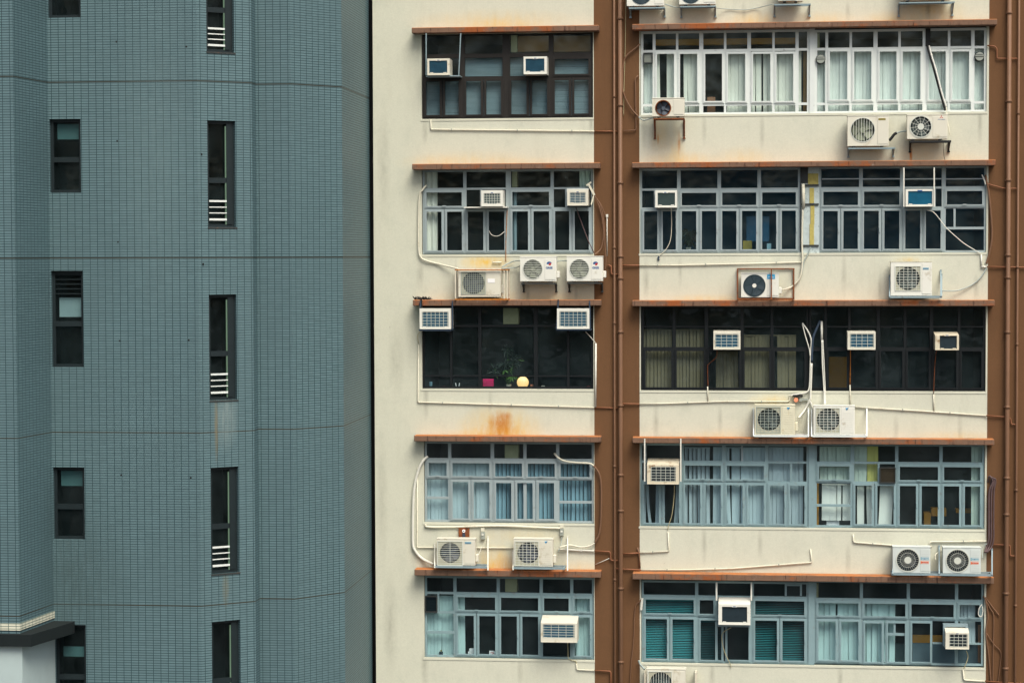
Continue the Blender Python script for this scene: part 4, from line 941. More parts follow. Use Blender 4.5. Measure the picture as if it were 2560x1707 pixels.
def lg9(t, d):
    badge(t, (1918, 686, 1937.5, 697.5), d+.002, 'cyan_p'); text('Midea', 1928, 694.5, d+.006, .035, 'white_p', t, w=.14)
unit((1853, 683.6, 1947, 743), (1886, 714, 27), 'concentric', 'white unit with round ringed fan inside a rusty cage', 'casing_w', 1916, None, True, 'blade_b', 'wire_dk', d=.40, logo=lg9)
cage(1842.5, 1986.5, 673.5, 749, 'rust', 'rusty open cage around the ringed fan unit', d=.48, posts=(1927,), w=.033)
def lg10(t, d): badge(t, (2307, 669, 2322, 674.5), d, 'lblue_p'); text('Panasonic', 2314.5, 673.3, d+.003, .022, 'blue_p', t, w=.12)
unit((2227, 655.5, 2330, 739), (2270, 696.5, 28.5), 'grid', 'tall white unit with rust on its lid, above black window', 'casing_w', 2303, (2238.5, 666, 2301, 726), False, 'blade', d=.42, logo=lg10, lid='casing_y')
tray(2224, 2355, 740, [(2224, 693, 743), (2352, 680, 741), (2354, 690, 741)], 'dark grey side frame under tall white unit with rusty lid', d=.48, pmat='steel')
u = unit((1887, 1013.5, 1987.5, 1086), (1922.5, 1048.5, 28), 'grid', 'yellow stained unit, left of pair on fourth right canopy', 'casing_y', 1953, (1891.5, 1018, 1950.5, 1081), True, 'blade', 'wire_d', d=.42, slats=True)
tri(u, 1971, 1021, .436)
u = unit((2034, 1015.5, 2137, 1086.5), (2070.5, 1049, 28), 'grid', 'clean white unit, right of pair on fourth right canopy', 'casing_w', 2101, (2039.5, 1020, 2099, 1081), False, 'blade', 'wire', d=.42, slats=True)
tri(u, 2117.5, 1022, .436)
tray(1885, 2022, 1087, [(1884, 1025, 1090), (2021, 1025, 1092)], 'pale metal frame under the yellow stained unit', d=.47, mat='alu_white', pmat='alu_white')
tray(2031, 2168, 1087.5, [(2029, 1025, 1091), (2167, 1022, 1091)], 'pale metal frame under the clean white unit', d=.47, mat='alu_white', pmat='alu_white')
def lgh(x0, y0):
    def fn(t, d):
        badge(t, (x0, y0, x0+20.5, y0+7.7), d, 'lblue_p'); badge(t, (x0, y0+9.5, x0+20.5, y0+17), d, 'orange_p'); text('HITACHI', x0+10.2, y0+15.2, d+.003, .036, 'red_p', t, bold=.002, w=.17)
        mb = MB(); p = P(x0+10, y0+5.5, d+.003); mb.face([(p.x-.04, p.y, p.z-.01), (p.x+.04, p.y, p.z-.01), (p.x+.0, p.y, p.z+.022)]); obj('emblem', mb, 'blue_p', t)
    return fn
unit((2232, 1368, 2326, 1431), (2269.5, 1399.5, 27.5), 'radial', 'spiral guard unit, left of pair on the lowest right canopy', 'casing_g', 2299, None, False, 'coil_dk', 'wire', logo=lgh(2301.5, 1391.8), nsp=28, slats=True)
unit((2357.5, 1369.5, 2452, 1432.5), (2394, 1401, 27.5), 'radial', 'spiral guard unit, right of pair beside the purple hoses', 'casing_g', 2424, None, False, 'coil_dk', 'wire', logo=lgh(2426.5, 1393.5), nsp=28, slats=True)
tray(2229, 2482, 1433.5, [(2232, 1370, 1434), (2348, 1368, 1434), (2480, 1376, 1436)], 'long pale blue steel shelf under both spiral guard units', d=.5, pmat='steel')
unit((1567, -45, 1660, 15), (1603, -15, 26), 'concentric', 'partly cropped fan unit over the brown pilaster at top edge', 'casing_w', 1634, None, False, 'blade_b', 'wire_dk')
unit((1698, -46, 1789, 11), (1727, -17, 25.5), 'concentric', 'partly cropped fan unit at top edge, second from the pilaster', 'casing_w', 1757, None, False, 'blade_b', 'wire_dk')
bracket(1572, 1662, 16.5, 43, 'steel', 'grey bracket of cropped unit over the brown pilaster')
bracket(1700, 1790, 13, 43, 'steel', 'grey bracket of second cropped unit at top edge')
unit((1946, -62, 2007, 3), (1968, -30, 22), 'grid', 'beige unit at top edge showing only its base', 'casing', 1993, (1950, -55, 1988, 1), False, 'blade')
bracket(1935, 2027, 8, 41, 'steel', 'grey bracket below the beige unit at top edge')
bracket(2248, 2387, 3, 40, 'steel', 'wide empty looking grey bracket at the top right edge')
unit((2254, -70, 2376, 0), (2300, -34, 28), 'grid', 'wide unit at top right edge almost out of view', 'casing', 2332, (2262, -66, 2330, -4), False, 'blade')
unit((1617, 1673, 1714, 1738), (1652, 1707, 28), 'vbars', 'unit at bottom edge under the teal blinds', 'casing', 1682, (1621, 1678, 1679, 1735), False, 'blade')
for r_, dd, lb_ in (((1737, 1681, 1742, 1712), .4, 'rusty post standing right of the unit at bottom edge'), ((1611, 1680, 1614, 1712), .44, 'rusty white post left of the unit at bottom edge')):
    mb = MB(); mb.rbox(r_, .02, dd); obj('support_post', mb, 'rust_w', None, lb_, 'support post')

# ================================================================== pipes, hoses and cables
PG = 'waste pipes on the facade'
def clips(t, segs):
    for pts, r, mat, d, sm in segs:
        for p_, q_ in zip(pts, pts[1:]):
            if math.hypot(q_[0]-p_[0], q_[1]-p_[1]) < 70 or abs(q_[1]-p_[1]) > abs(q_[0]-p_[0]): continue
            n = max(1, int(abs(q_[0]-p_[0])/130))
            for k in range(n):
                f = (k+.5+random.uniform(-.15, .15))/n; c = P(p_[0]+(q_[0]-p_[0])*f, p_[1]+(q_[1]-p_[1])*f, d); mb = MB()
                mb.box(c.x-.012, c.x+.012, -d-r-.004, -.001, c.z-r-.004, c.z+r+.012); obj('clip', mb, 'vent' if mat == 'pvc' else mat, t)
def pipe(segs, label, name='waste_pipe', cat='pipe', group=PG):
    """segs: (pts, radius, mat, d, smooth)"""
    pts0 = segs[0][0][0]
    if len(segs) == 1:
        pts, r, mat, d, sm = segs[0]; mb = MB(); mb.tube([P(p_[0], p_[1], p_[2] if len(p_) > 2 else d) for p_ in pts], r, 8, sm); o = obj(name, mb, mat, None, label, cat, group)
        if name == 'waste_pipe': clips(o, segs)
        return o
    t = thing(name, P(pts0[0], pts0[1], segs[0][3]), label, cat, group)
    if name == 'waste_pipe': clips(t, segs)
    for pts, r, mat, d, sm in segs:
        mb = MB(); mb.tube([P(p_[0], p_[1], p_[2] if len(p_) > 2 else d) for p_ in pts], r, 8, sm); obj('pipe_section', mb, mat, t)
    return t
def stack(x0, x1, r, d, label, collars, mat='pipe_br'):
    a, b_ = P(x0, -200, d), P(x1, 1900, d); xm = (P(x0, 0, d).x+P(x1, 1707, d).x)/2
    t = thing('drainpipe', (xm, -d, ZB), label, 'drainpipe', 'vertical drainpipes')
    mb = MB(); mb.tube([(xm, -d, ZB), (xm, -d, ZT)], r, 16); obj('pipe', mb, mat, t)
    for y in collars:
        z = P(1900, y, d).z; mb = MB(); mb.tube([(xm, -d, z-.035), (xm, -d, z+.035)], r*1.14, 16); mb.box(xm-r*1.4, xm+r*1.4, -d, 0, z-.012, z+.012); obj('collar', mb, mat, t)
    return t
cl = [-180, 42, 260, 455, 640, 695, 830, 1015, 1190, 1280, 1475, 1660, 1850]
stack(1535, 1537.5, .026, .07, 'thin brown drainpipe left of the thick one on the middle pilaster', [y-22 for y in cl[::2]])
stack(1550.5, 1552, .054, .12, 'thick brown drainpipe on the middle pilaster', cl)
stack(2525, 2513.5, .054, .12, 'thick brown drainpipe on the right pilaster', cl)
stack(2548, 2538, .027, .07, 'thin brown drainpipe at the far right edge', [y+30 for y in cl[::2]])
r1 = .016
pipe([([(1077, 299), (1077, 324), (1486, 328.5)], r1, 'pvc', .03, False), ([(1486, 328.5), (1544, 328.8)], r1, 'pipe_or', .03, False)], 'thin pipe under the bronze window running onto the pilaster')
pipe([([(1046.6, 857), (1044.7, 1005), (1486, 1018.5)], r1, 'pvc', .03, False), ([(1486, 1018.5), (1547, 1019.8)], r1, 'pipe_or', .03, False)], 'thin pipe framing black left window, left side and below')
pipe([([(1053.5, 826), (1044, 838), (1046.6, 858)], .008, 'cable_y', .06, True)], 'short curved cable at left edge under large gridded unit', 'cable', 'cable', 'loose cables')
pipe([([(1464, 829, .2), (1474, 840, .1), (1489, 857, .04)], .009, 'pvc_w', .06, True), ([(1489.5, 858), (1488.6, 1017)], .024, 'pvc_w', .04, False)], 'white vertical conduit on the corner right of black window', 'conduit', 'conduit')
pipe([([(1044, 1168), (1042.5, 1367.7), (1284, 1369)], r1, 'pvc', .03, False)], 'cream pipe at left of the curtained window down to the lower unit pair')
pipe([([(1394, 1372.5), (1486, 1376.5)], .022, 'pvc_w', .05, False), ([(1486, 1376.5), (1526, 1378.6), (1526, 1400), (1546, 1400.4)], r1*1.2, 'pipe_or', .05, False)], 'pipe stepping down on the pilaster right of triangle badge unit')
pipe([([(1441, 1658), (1442, 1673), (1486.5, 1675)], r1, 'pvc', .03, False), ([(1486.5, 1675), (1527, 1677), (1527, 1760)], r1*1.2, 'pipe_or', .05, False)], 'pipe below lowest left window turning down on the pilaster')
pipe([([(1596, 189), (1588, 197), (1589.5, 270), (1590, 326), (1548, 328.3)], r1, 'pipe_br', .05, False)], 'brown pipe bent along right side of middle pilaster near the top')
pipe([([(1600, 111), (1589, 121), (1566, 141), (1558, 166), (1556, 215), (1563, 245), (1580, 275), (1597, 293)], .02, 'pipe_br', .08, True), ([(1597, 293), (1608, 301), (1622, 298), (1640, 292)], .016, 'pvc_g', .12, True)], 'brown hose curving round the pilaster to the rusty fan unit', 'hose', 'hose', 'insulated hoses')
pipe([([(1565, -30), (1563, 120), (1560, 220), (1559, 290)], .007, 'cable_y', .05, True)], 'thin straight wire down right side of the middle drainpipe', 'cable', 'cable', 'loose cables')
pipe([([(1519, 663.5), (1528, 664), (1528, 685.5), (1547, 685.5)], .02, 'pipe_or', .05, False)], 'stepped pipe right of the emblem unit at the pilaster')
pipe([([(1556, 663.6), (1598, 663.6)], r1*1.2, 'pipe_or', .05, False), ([(1598, 663.6), (1700, 663), (1840, 660), (2006, 655.5)], r1, 'pvc', .03, False)], 'thin pipe under second right window, pilaster to stripped panel')
pipe([([(1545, 1008.6), (1598, 1009.6)], r1*1.2, 'pipe_or', .05, False), ([(1598, 1009.6), (1660, 1008.5), (1800, 1003.5), (1970, 1003.5), (1974, 1000), (1974, 987)], r1, 'pvc', .03, False)], 'thin pipe under left half of the black right window')
pipe([([(2138, 1017), (2200, 1021), (2300, 1027), (2466, 1038.5)], r1*1.1, 'pvc', .03, False), ([(2466, 1038.5), (2512, 1042), (2526, 1044), (2528, 1060), (2541, 1061)], r1*1.1, 'pipe_or', .05, False)], 'thin pipe sloping right from the clean white unit')
pipe([([(1670, 1329), (1672.5, 1377), (1600, 1381.5)], r1, 'pvc', .03, False), ([(1600, 1381.5), (1557, 1384)], r1*1.2, 'pipe_or', .05, False)], 'short L shaped pipe under the dirty window unit')
pipe([([(1540, 1421), (1603, 1424)], r1*1.2, 'pipe_or', .05, False), ([(1603, 1424), (1720, 1423.5), (1830, 1420.5), (2030, 1405), (2026, 1372)], r1*1.1, 'pvc', .03, False)], 'long sloping pipe just above the lowest right canopy')
pipe([([(1594, 1368), (1598, 1385), (1600, 1420)], .02, 'pipe_br', .05, False)], 'short capped brown pipe end at right edge of middle pilaster')
pipe([([(2132.7, 1335), (2133.5, 1355), (2230, 1362.5), (2330, 1365)], r1*1.2, 'pvc', .03, False)], 'cream pipe above left spiral guard unit')
pipe([([(2323, 1364), (2325, 1353.5), (2466, 1352)], r1*1.2, 'pvc', .04, False)], 'cream pipe above right spiral guard unit')
pipe([([(2484, 1360.5), (2520, 1362), (2525, 1363), (2525, 1389), (2541, 1389)], r1*1.1, 'pipe_or', .05, False)], 'stepped brown pipe right of purple hoses')
pipe([([(2407.5, 1672), (2409.5, 1699), (2463, 1702)], r1*1.2, 'pvc', .03, False), ([(2463, 1702), (2600, 1711)], r1*1.2, 'pipe_or', .05, False)], 'pipe at bottom right corner leading to pilaster')
pipe([([(2468, 114.5), (2487, 116.5), (2492, 122), (2492.5, 147), (2549, 147)], r1*1.1, 'pipe_or', .05, False)], 'brown pipe bending across top of the right pilaster')
pipe([([(2453, 637), (2454, 667)], r1*1.3, 'pvc_w', .03, False), ([(2453, 667), (2467, 667)], .022, 'pvc_w', .04, False), ([(2467, 667), (2600, 669)], r1*1.1, 'pipe_or', .05, False)], 'pipe crossing right pilaster beside the tall white unit')
pipe([([(2355, 727, .3), (2395, 726, .1), (2432, 711, .04), (2455, 689, .04), (2467, 668, .04)], .015, 'pvc_g', .05, True)], 'grey cable curving from tall white unit to the right pilaster', 'cable', 'cable', 'loose cables')
pipe([([(2464, 438, -.03), (2467, 455), (2472, 482), (2477, 530), (2480, 590), (2474, 630), (2466, 660)], .026, 'pipe_br', .05, True)], 'brown hose bundle along right edge of second right window', 'hose', 'hose', 'insulated hoses')
pipe([([(2455, 437, .0), (2461, 452, .04), (2464, 462, .05)], .016, 'pvc_w', .05, True)], 'short white hose end at top right of second right window', 'hose', 'hose', 'insulated hoses')
pipe([([(2466, 459), (2490, 466), (2512, 471), (2544, 471.5)], r1, 'pipe_or', .05, True)], 'thin brown pipe from short white hose to far drainpipe')
# left window trunking and cables
pipe([([(1066, 463, -.04), (1057, 474, .04), (1049, 488), (1046.5, 540), (1046.5, 622), (1052, 643), (1066, 652), (1100, 661), (1146, 672, .2)], .022, 'pvc', .05, True)], 'cream trunking curving from second left window to the caged unit', 'trunking', 'conduit')
for i, (pts, r, mt_, lb_) in enumerate((
    ([(1471, 460, -.03), (1478, 475, .08), (1487, 492), (1499, 520), (1507, 556), (1509, 590), (1502, 622), (1487, 636, .2)], .017, 'pipe_br', 'outer brown hose looping beside second left window'),
    ([(1473, 461, -.03), (1485, 487), (1501, 514), (1510, 560), (1512, 610), (1515, 650), (1512, 676)], .015, 'pipe_br', 'brown hose dropping to right side of the pilaster emblem unit'),
    ([(1440, 519, .1), (1452, 552), (1470, 600), (1486, 634)], .012, 'hose_p', 'dark cable slanting across the right sash of second left window'),
    ([(1480, 488), (1500, 508), (1514, 540)], .012, 'pipe_br', 'short brown cable branching to the white conduit on pilaster'))):
    pipe([(pts, r, mt_, .1, True)], lb_, 'hose', 'hose', 'insulated hoses')
mb = MB(); mb.bar(P(1466, 464, .1), P(1478, 456, .1), .04, .05); mb.bar(P(1472, 462, .12), P(1486, 488, .12), .05, .04); mb.bar(P(1484, 490, .12), P(1478, 512, .15), .03, .03); obj('hose_cover', mb, 'pvc', None, 'cream broken hose cover at right end of second left window', 'hose cover')
mb = MB(); mb.tube([P(1517.5, 538, .04), P(1518, 640, .04)], .011, 8); mb.box(*[v for v in (P(1515, 540, .04).x, P(1520.5, 540, .04).x)], -.06, -.01, P(1518, 543, .04).z, P(1518, 536, .04).z); obj('conduit', mb, 'pvc_w', None, 'thin white conduit standing on brown pilaster', 'conduit')
pipe([([(1254, 655.5), (1242, 656), (1231, 655.8)], .018, 'pvc', .04, False)], 'short cream pipe stub in the yellow stain')
pipe([([(1268, 525, .02), (1265, 600, .02), (1264.5, 654, .03)], .009, 'rust_o', .03, True)], 'thin rusty drain wire down the centre mullion of second left window', 'cable', 'cable', 'loose cables')
pipe([([(1255, 668, .2), (1268, 660, .1), (1285, 653), (1300, 652, .3)], .016, 'pvc_g', .1, True)], 'upper grey hose between caged unit and left emblem unit', 'hose', 'hose', 'insulated hoses')
pipe([([(1255, 672, .2), (1275, 670, .1), (1290, 669), (1302, 664, .3)], .013, 'pvc_g', .1, True)], 'lower grey hose between caged unit and left emblem unit', 'hose', 'hose', 'insulated hoses')
pipe([([(1391, 653, .3), (1404, 652, .1), (1420, 652, .3)], .015, 'pvc_g', .1, True)], 'grey hose bridging the two emblem units', 'hose', 'hose', 'insulated hoses')
pipe([([(1222.5, 577, .0), (1229, 587, .03), (1240, 590.5, .03), (1250, 588, .03), (1261, 579, .0)], .008, 'pvc_w', .03, True)], 'white looped cord hanging in a dark sash of second left window', 'cable', 'cable', 'loose cables')
pipe([([(1069, 1140, -.03), (1055, 1155, .05), (1043, 1185), (1034, 1238), (1032, 1350), (1038, 1376), (1056, 1396), (1084, 1410, .2)], .035, 'pvc_w', .06, True)], 'thick white hose sweeping down left of curtained window', 'hose', 'hose', 'insulated hoses')
pipe([([(1386, 1133, -.02), (1396, 1144, .06), (1412, 1152), (1440, 1156), (1473, 1158), (1484, 1164)], .026, 'pvc', .08, True), ([(1484, 1164), (1497, 1182), (1503, 1212), (1503, 1278), (1499, 1330), (1487, 1356)], .026, 'pipe_br', .08, True), ([(1487, 1356), (1475, 1364), (1450, 1367), (1425, 1362), (1398, 1368, .3)], .022, 'pvc', .08, True)], 'hose looping from curtained window over the pilaster to triangle badge unit', 'hose', 'hose', 'insulated hoses')
pipe([([(1064, 1310), (1068, 1316), (1110, 1317), (1240, 1314), (1330, 1317), (1400, 1320)], .03, 'pvc', .035, True)], 'thick cream conduit under the curtained window', 'conduit', 'conduit')
t = thing('junction_box', P(1160, 1344, .03), 'rusty open junction box with white socket, above lower left unit', 'junction box')
mb = MB(); mb.rbox((1146.5, 1319, 1173, 1343.5), .0, .06); obj('box_body', mb, 'rust', t)
mb = MB(); p = P(1159.5, 1326.5, .06); mb.cyl((p.x, p.z), .04, -.06, -.08, 20); obj('socket', mb, 'white_p', t)
mb = MB(); p = P(1159.5, 1326.5, .06); mb.cyl((p.x, p.z), .015, -.08, -.084, 12); mb.rbox((1156, 1332, 1163, 1343), .06, .07); obj('socket_hole', mb, 'navy', t)
for r_, lb_ in (((1202, 1330, 1212, 1348), 'pale isolator switch hanging from cream conduit, left one'), ((1399.5, 1322, 1409, 1339), 'pale isolator switch hanging from cream conduit, right one')):
    t = thing('isolator_switch', P(r_[0], r_[3], .03), lb_, 'switch', 'isolator switches'); mb = MB(); mb.rbox(r_, 0, .09, .008); obj('switch_body', mb, 'vent', t)
    mb = MB(); mb.rbox((r_[0]+2, r_[1]+4, r_[0]+7, r_[1]+8), .09, .105); obj('knob', mb, 'casing_w', t)
    mb = MB(); mb.rbox((r_[0], r_[1]-11, r_[0]+9, r_[1]-2), 0, .05); obj('conduit_box', mb, 'pvc', t)
pipe([([(1194, 1388, .2), (1200, 1378, .1), (1203, 1366, .05)], .008, 'pvc_w', .1, True)], 'thin white cord from left lower unit up to its switch', 'cable', 'cable', 'loose cables')
pipe([([(1396, 1378, .2), (1402, 1362, .1), (1405, 1340, .06)], .009, 'pvc_g', .1, True)], 'grey cord from triangle badge unit up to its switch', 'cable', 'cable', 'loose cables')
pipe([([(1489, 1410, .02), (1523, 1395, .05)], .007, 'pvc_w', .03, True)], 'straight white wire slanting on the pilaster below stepped pipe', 'cable', 'cable', 'loose cables')
pipe([([(1419, 1603, .1), (1420, 1625, .03), (1421, 1644, .03), (1430, 1650), (1440, 1652), (1441, 1662)], .009, 'cable_y', .03, True)], 'yellowish cable hanging under the sloped top unit', 'cable', 'cable', 'loose cables')
# right side cables
pipe([([(1678, 520, .2), (1679, 560, .05), (1676, 600, .03), (1664, 625, .03), (1649, 638, .03), (1648, 642, .03)], .009, 'pvc', .03, True), ([(1648, 641), (1645, 646), (1648.5, 650)], .02, 'navy', .03, True)], 'dangling cream cable ending in a dark plug', 'cable', 'cable', 'loose cables')
pipe([([(2318, 526, .15), (2334, 531, .05), (2352, 552), (2367, 571), (2390, 592), (2412, 610), (2453, 635)], .011, 'pvc_w', .04, True)], 'white cable slanting from the bright blue unit to lower right', 'cable', 'cable', 'loose cables')
pipe([([(1662, 11, .4), (1690, 19, .3), (1702, 18, .3)], .013, 'pvc_g', .3, True)], 'short grey hose between the two cropped top units', 'hose', 'hose', 'insulated hoses')
pipe([([(1788, 20, .3), (1815, 23, .05), (1860, 25), (1895, 20), (1932, 11, .3)], .011, 'pvc_g', .05, True)], 'sagging grey cable along the top edge', 'cable', 'cable', 'loose cables')
pipe([([(2223, 352, .2), (2230, 344), (2236, 336), (2242, 333)], .035, 'black', .2, True), ([(2241, 334), (2250, 330), (2268, 328, .3)], .017, 'pvc_g', .2, True)], 'black lagged hose between tall cream and spoked units', 'hose', 'hose', 'insulated hoses')
pipe([([(2318, 114, -.03), (2322, 130, .05), (2335, 175), (2350, 230), (2363, 277)], .028, 'black', .08, True), ([(2323, 115, -.03), (2327, 132, .06), (2341, 180), (2354, 230), (2366, 268)], .02, 'bl_pale', .12, True), ([(2366, 268, .12), (2368, 300, .2), (2373, 325, .25), (2375, 338, .25)], .014, 'pvc', .2, True)], 'black and grey hose pair slanting across the top right window', 'hose', 'hose', 'insulated hoses')
mb = MB(); mb.rbox((2314, 72, 2326, 116), -.08, -.03); obj('blanking_panel', mb, 'black', None, 'black panel filling the pane above the slanting hose', 'panel')
pipe([([(2358, 354, .3), (2360, 390, .1), (2366, 412, .4)], .006, 'black', .2, True)], 'thin black wire hanging below the spoked unit', 'cable', 'cable', 'loose cables')
pipe([([(2008, 460), (2009, 522)], .04, 'pvc', .06, False), ([(2007, 522), (2005, 600), (2006, 655), (2001, 690), (1990, 708), (1975, 719), (1955, 725, .3)], .022, 'pvc', .05, True)], 'cream trunking beside stripped panel curving to ringed fan unit', 'trunking', 'conduit')
pipe([([(2026, 618), (2020, 635), (2010, 655), (2004, 685), (1993, 706), (1978, 718)], .014, 'pvc_g', .04, True)], 'grey cable leaving the stripped panel down to the cage', 'cable', 'cable', 'loose cables')
pipe([([(2006, 808, -.02), (2020, 828, .05), (2028, 850), (2027, 875), (2026, 900), (2024, 960), (2019, 978), (2006, 983), (1975, 988)], .019, 'pvc_w', .06, True)], 'outer white pipe looping before the black right window', 'hose', 'hose', 'insulated hoses')
pipe([([(2006, 810, -.02), (2013, 838, .05), (2023, 872), (2025, 890)], .013, 'pvc_w', .08, True)], 'short straight white branch inside the looping pipe', 'hose', 'hose', 'insulated hoses')
pipe([([(2050, 802, -.02), (2040, 825, .04), (2032, 850), (2029, 905)], .03, 'navy', .06, True), ([(2029, 908), (2026, 990), (2024, 1000), (2012, 1024), (1996, 1045, .25)], .026, 'pvc_w', .06, True)], 'dark lagged hose becoming white, reaching the yellow stained unit', 'hose', 'hose', 'insulated hoses')
pipe([([(2054, 803, -.02), (2054.5, 850, .05)], .03, 'pvc_w', .06, False), ([(2054.5, 850), (2056, 910), (2060, 975), (2061, 1012, .2)], .017, 'pvc_w', .06, True), ([(2057, 850), (2060, 910), (2063, 975), (2064, 1012, .2)], .014, 'pvc_w', .06, True)], 'twin white pipes dropping onto the clean white unit', 'hose', 'hose', 'insulated hoses')
pipe([([(2024, 1000), (2030, 1015), (2032, 1040), (2033, 1060)], .02, 'pvc_w', .05, True)], 'white pipe branch passing between the canopy pair', 'hose', 'hose', 'insulated hoses')
t = thing('water_meter', P(1990, 1000, .05), 'orange meter and valve under black plate beside white pipes', 'meter')
mb = MB(); mb.rbox((1982, 987, 2007, 991), 0, .12); obj('plate', mb, 'black', t)
mb = MB(); p = P(1990, 999, .05); mb.cyl((p.x, p.z), .055, -.02, -.12, 16); obj('meter_body', mb, 'orange_p', t)
mb = MB(); p = P(2002, 999, .05); mb.cyl((p.x, p.z), .045, -.03, -.1, 16); mb.rbox((2004, 996, 2020, 1001), .03, .07); obj('valve', mb, 'vent', t)
for pts, mt_, lb_ in (([(1793, 876, .3), (1790, 893, .05), (1772, 910, .03), (1769, 918, .03), (1770, 965, .03)], 'rust', 'rusty wire bending down from first black window unit'),
                      ([(2126, 876, .3), (2126, 905, .05), (2125, 962, .03)], 'rust_o', 'rusty wire straight below unit right of white pipes'),
                      ([(2341, 877, .3), (2337, 915, .05), (2334, 984, .03)], 'rust', 'dark red wire below the small plain window unit'),
                      ([(1686, 1213, .2), (1685, 1240, .05), (1680, 1285), (1673, 1308), (1669, 1324)], 'cable_y', 'dark yellow cable hanging under dirty window unit'),
                      ([(1828, 1568, .1), (1808, 1580), (1805, 1600), (1812, 1630), (1824, 1655), (1828, 1668)], 'cable_y', 'long yellow cable under the clean cream window unit'),
                      ([(2416, 1626, .2), (2420, 1640), (2415, 1658), (2409, 1671)], 'cable_y', 'short cable under the small tilted unit')):
    pipe([(pts, .009, mt_, .04, True)], lb_, 'cable', 'cable', 'loose cables')
for x, y, yb_, lb_ in ((1769, 966, 1003, 'short cream stub pipe under first black window unit'), (2125, 962, 1016, 'short cream stub pipe left of clean white unit'), (2334, 985, 1028, 'short cream stub pipe onto the sloping right pipe')):
    pipe([([(x, y), (x+1, yb_)], r1, 'pvc', .03, False)], lb_)
for k, (dx, r_) in enumerate(((0, .026), (6, .022), (12, .02))):
    pts = [(2470+dx, 1205+k*6, -.02), (2474+dx, 1190+k*3, .08), (2482+dx*.6, 1204), (2473+dx, 1230), (2472+dx, 1300), (2472+dx, 1345), (2466+dx, 1368), (2462+dx*.4, 1380, .2)]
    pipe([(pts, r_, 'hose_p', .07, True)], ('leftmost purple brown hose beside spiral guard unit', 'middle purple brown hose of the three on right pilaster', 'rightmost purple brown hose of the three on right pilaster')[k], 'hose', 'hose', 'insulated hoses')
pipe([([(2457, 1395, .3), (2455, 1370, .1), (2461, 1362), (2468, 1358)], .009, 'pvc_g', .1, True)], 'thin grey cord curling behind right spiral guard unit', 'cable', 'cable', 'loose cables')
pipe([([(2340, 1400, .2), (2338, 1388, .15), (2346, 1380, .1), (2356, 1378, .1)], .014, 'pvc', .1, True)], 'cream hose bent between the two spiral guard units', 'hose', 'hose', 'insulated hoses')
pipe([([(2322, 0), (2322, 1)], .02, 'pvc', .03, False)], 'tiny pipe end at top edge') if False else None
# lower right tangle of brown hoses
for pts, r_, lb_ in (([(2458, 1490, -.02), (2464, 1500, .05), (2470, 1540), (2465, 1580), (2472, 1640), (2478, 1712)], .018, 'long brown hose wandering down right pilaster, left one'),
                     ([(2462, 1495), (2475, 1520), (2484, 1540), (2483, 1620), (2482, 1712)], .014, 'straight brown hose on right pilaster below spiral units'),
                     ([(2466, 1582), (2485, 1610), (2502, 1630), (2500, 1665), (2494, 1712)], .012, 'crooked brown hose on right pilaster, nearest the drainpipe'),
                     ([(2463, 1492), (2480, 1515), (2498, 1538)], .016, 'short dark hose slanting off the lowest right window')):
    pipe([(pts, r_, 'pipe_br', .04, True)], lb_, 'hose', 'hose', 'insulated hoses')
pipe([([(2455, 1510, .03), (2448, 1520), (2446, 1535), (2453, 1541), (2457, 1528), (2456, 1515)], .012, 'pvc_w', .05, True)], 'white coiled cable at right end of lowest right window', 'cable', 'cable', 'loose cables')
pipe([([(1606, 1494, -.02), (1600, 1502, .05), (1588, 1520), (1584, 1600), (1578, 1660), (1575, 1712)], .012, 'pipe_br', .04, True)], 'thin brown cable down pilaster from lowest right window', 'cable', 'cable', 'loose cables')
mb = MB(); mb.bar(P(1606, 1494, .05), P(1603, 1524, .05), .05, .04); obj('hose_cover', mb, 'pvc_w', None, 'white hose cover at left corner of lowest right window', 'hose cover')
pipe([([(1597, 1650), (1601, 1660), (1612, 1672, .2)], .026, 'pvc_g', .1, True)], 'grey hose corner above unit at bottom edge', 'hose', 'hose', 'insulated hoses')
# burnt tuft on the third canopy
mb = MB(); random.seed(3)
for k in range(90):
    p = P(1036+random.random()*38, 749.5, .12+random.random()*.2); a = random.uniform(.3, 2.8); h = random.uniform(.05, .14)
    mb.leaf(p, (math.cos(a), random.uniform(-.4, .4), math.sin(a)), h, .012)
obj('weed_tuft', mb, 'black', None, 'blackened dry weed tuft on left end of third canopy', 'weed')
mb = MB(); mb.bar(P(1053, 749, .37), P(1053, 766, .37), .05, .02)
mb.bar(P(1391.5+4, 749, .37), P(1395.5, 766, .37), .03, .02); obj('strap_bolt', mb, 'black', None, 'black stains of strap ends over the third canopy edge', 'strap')

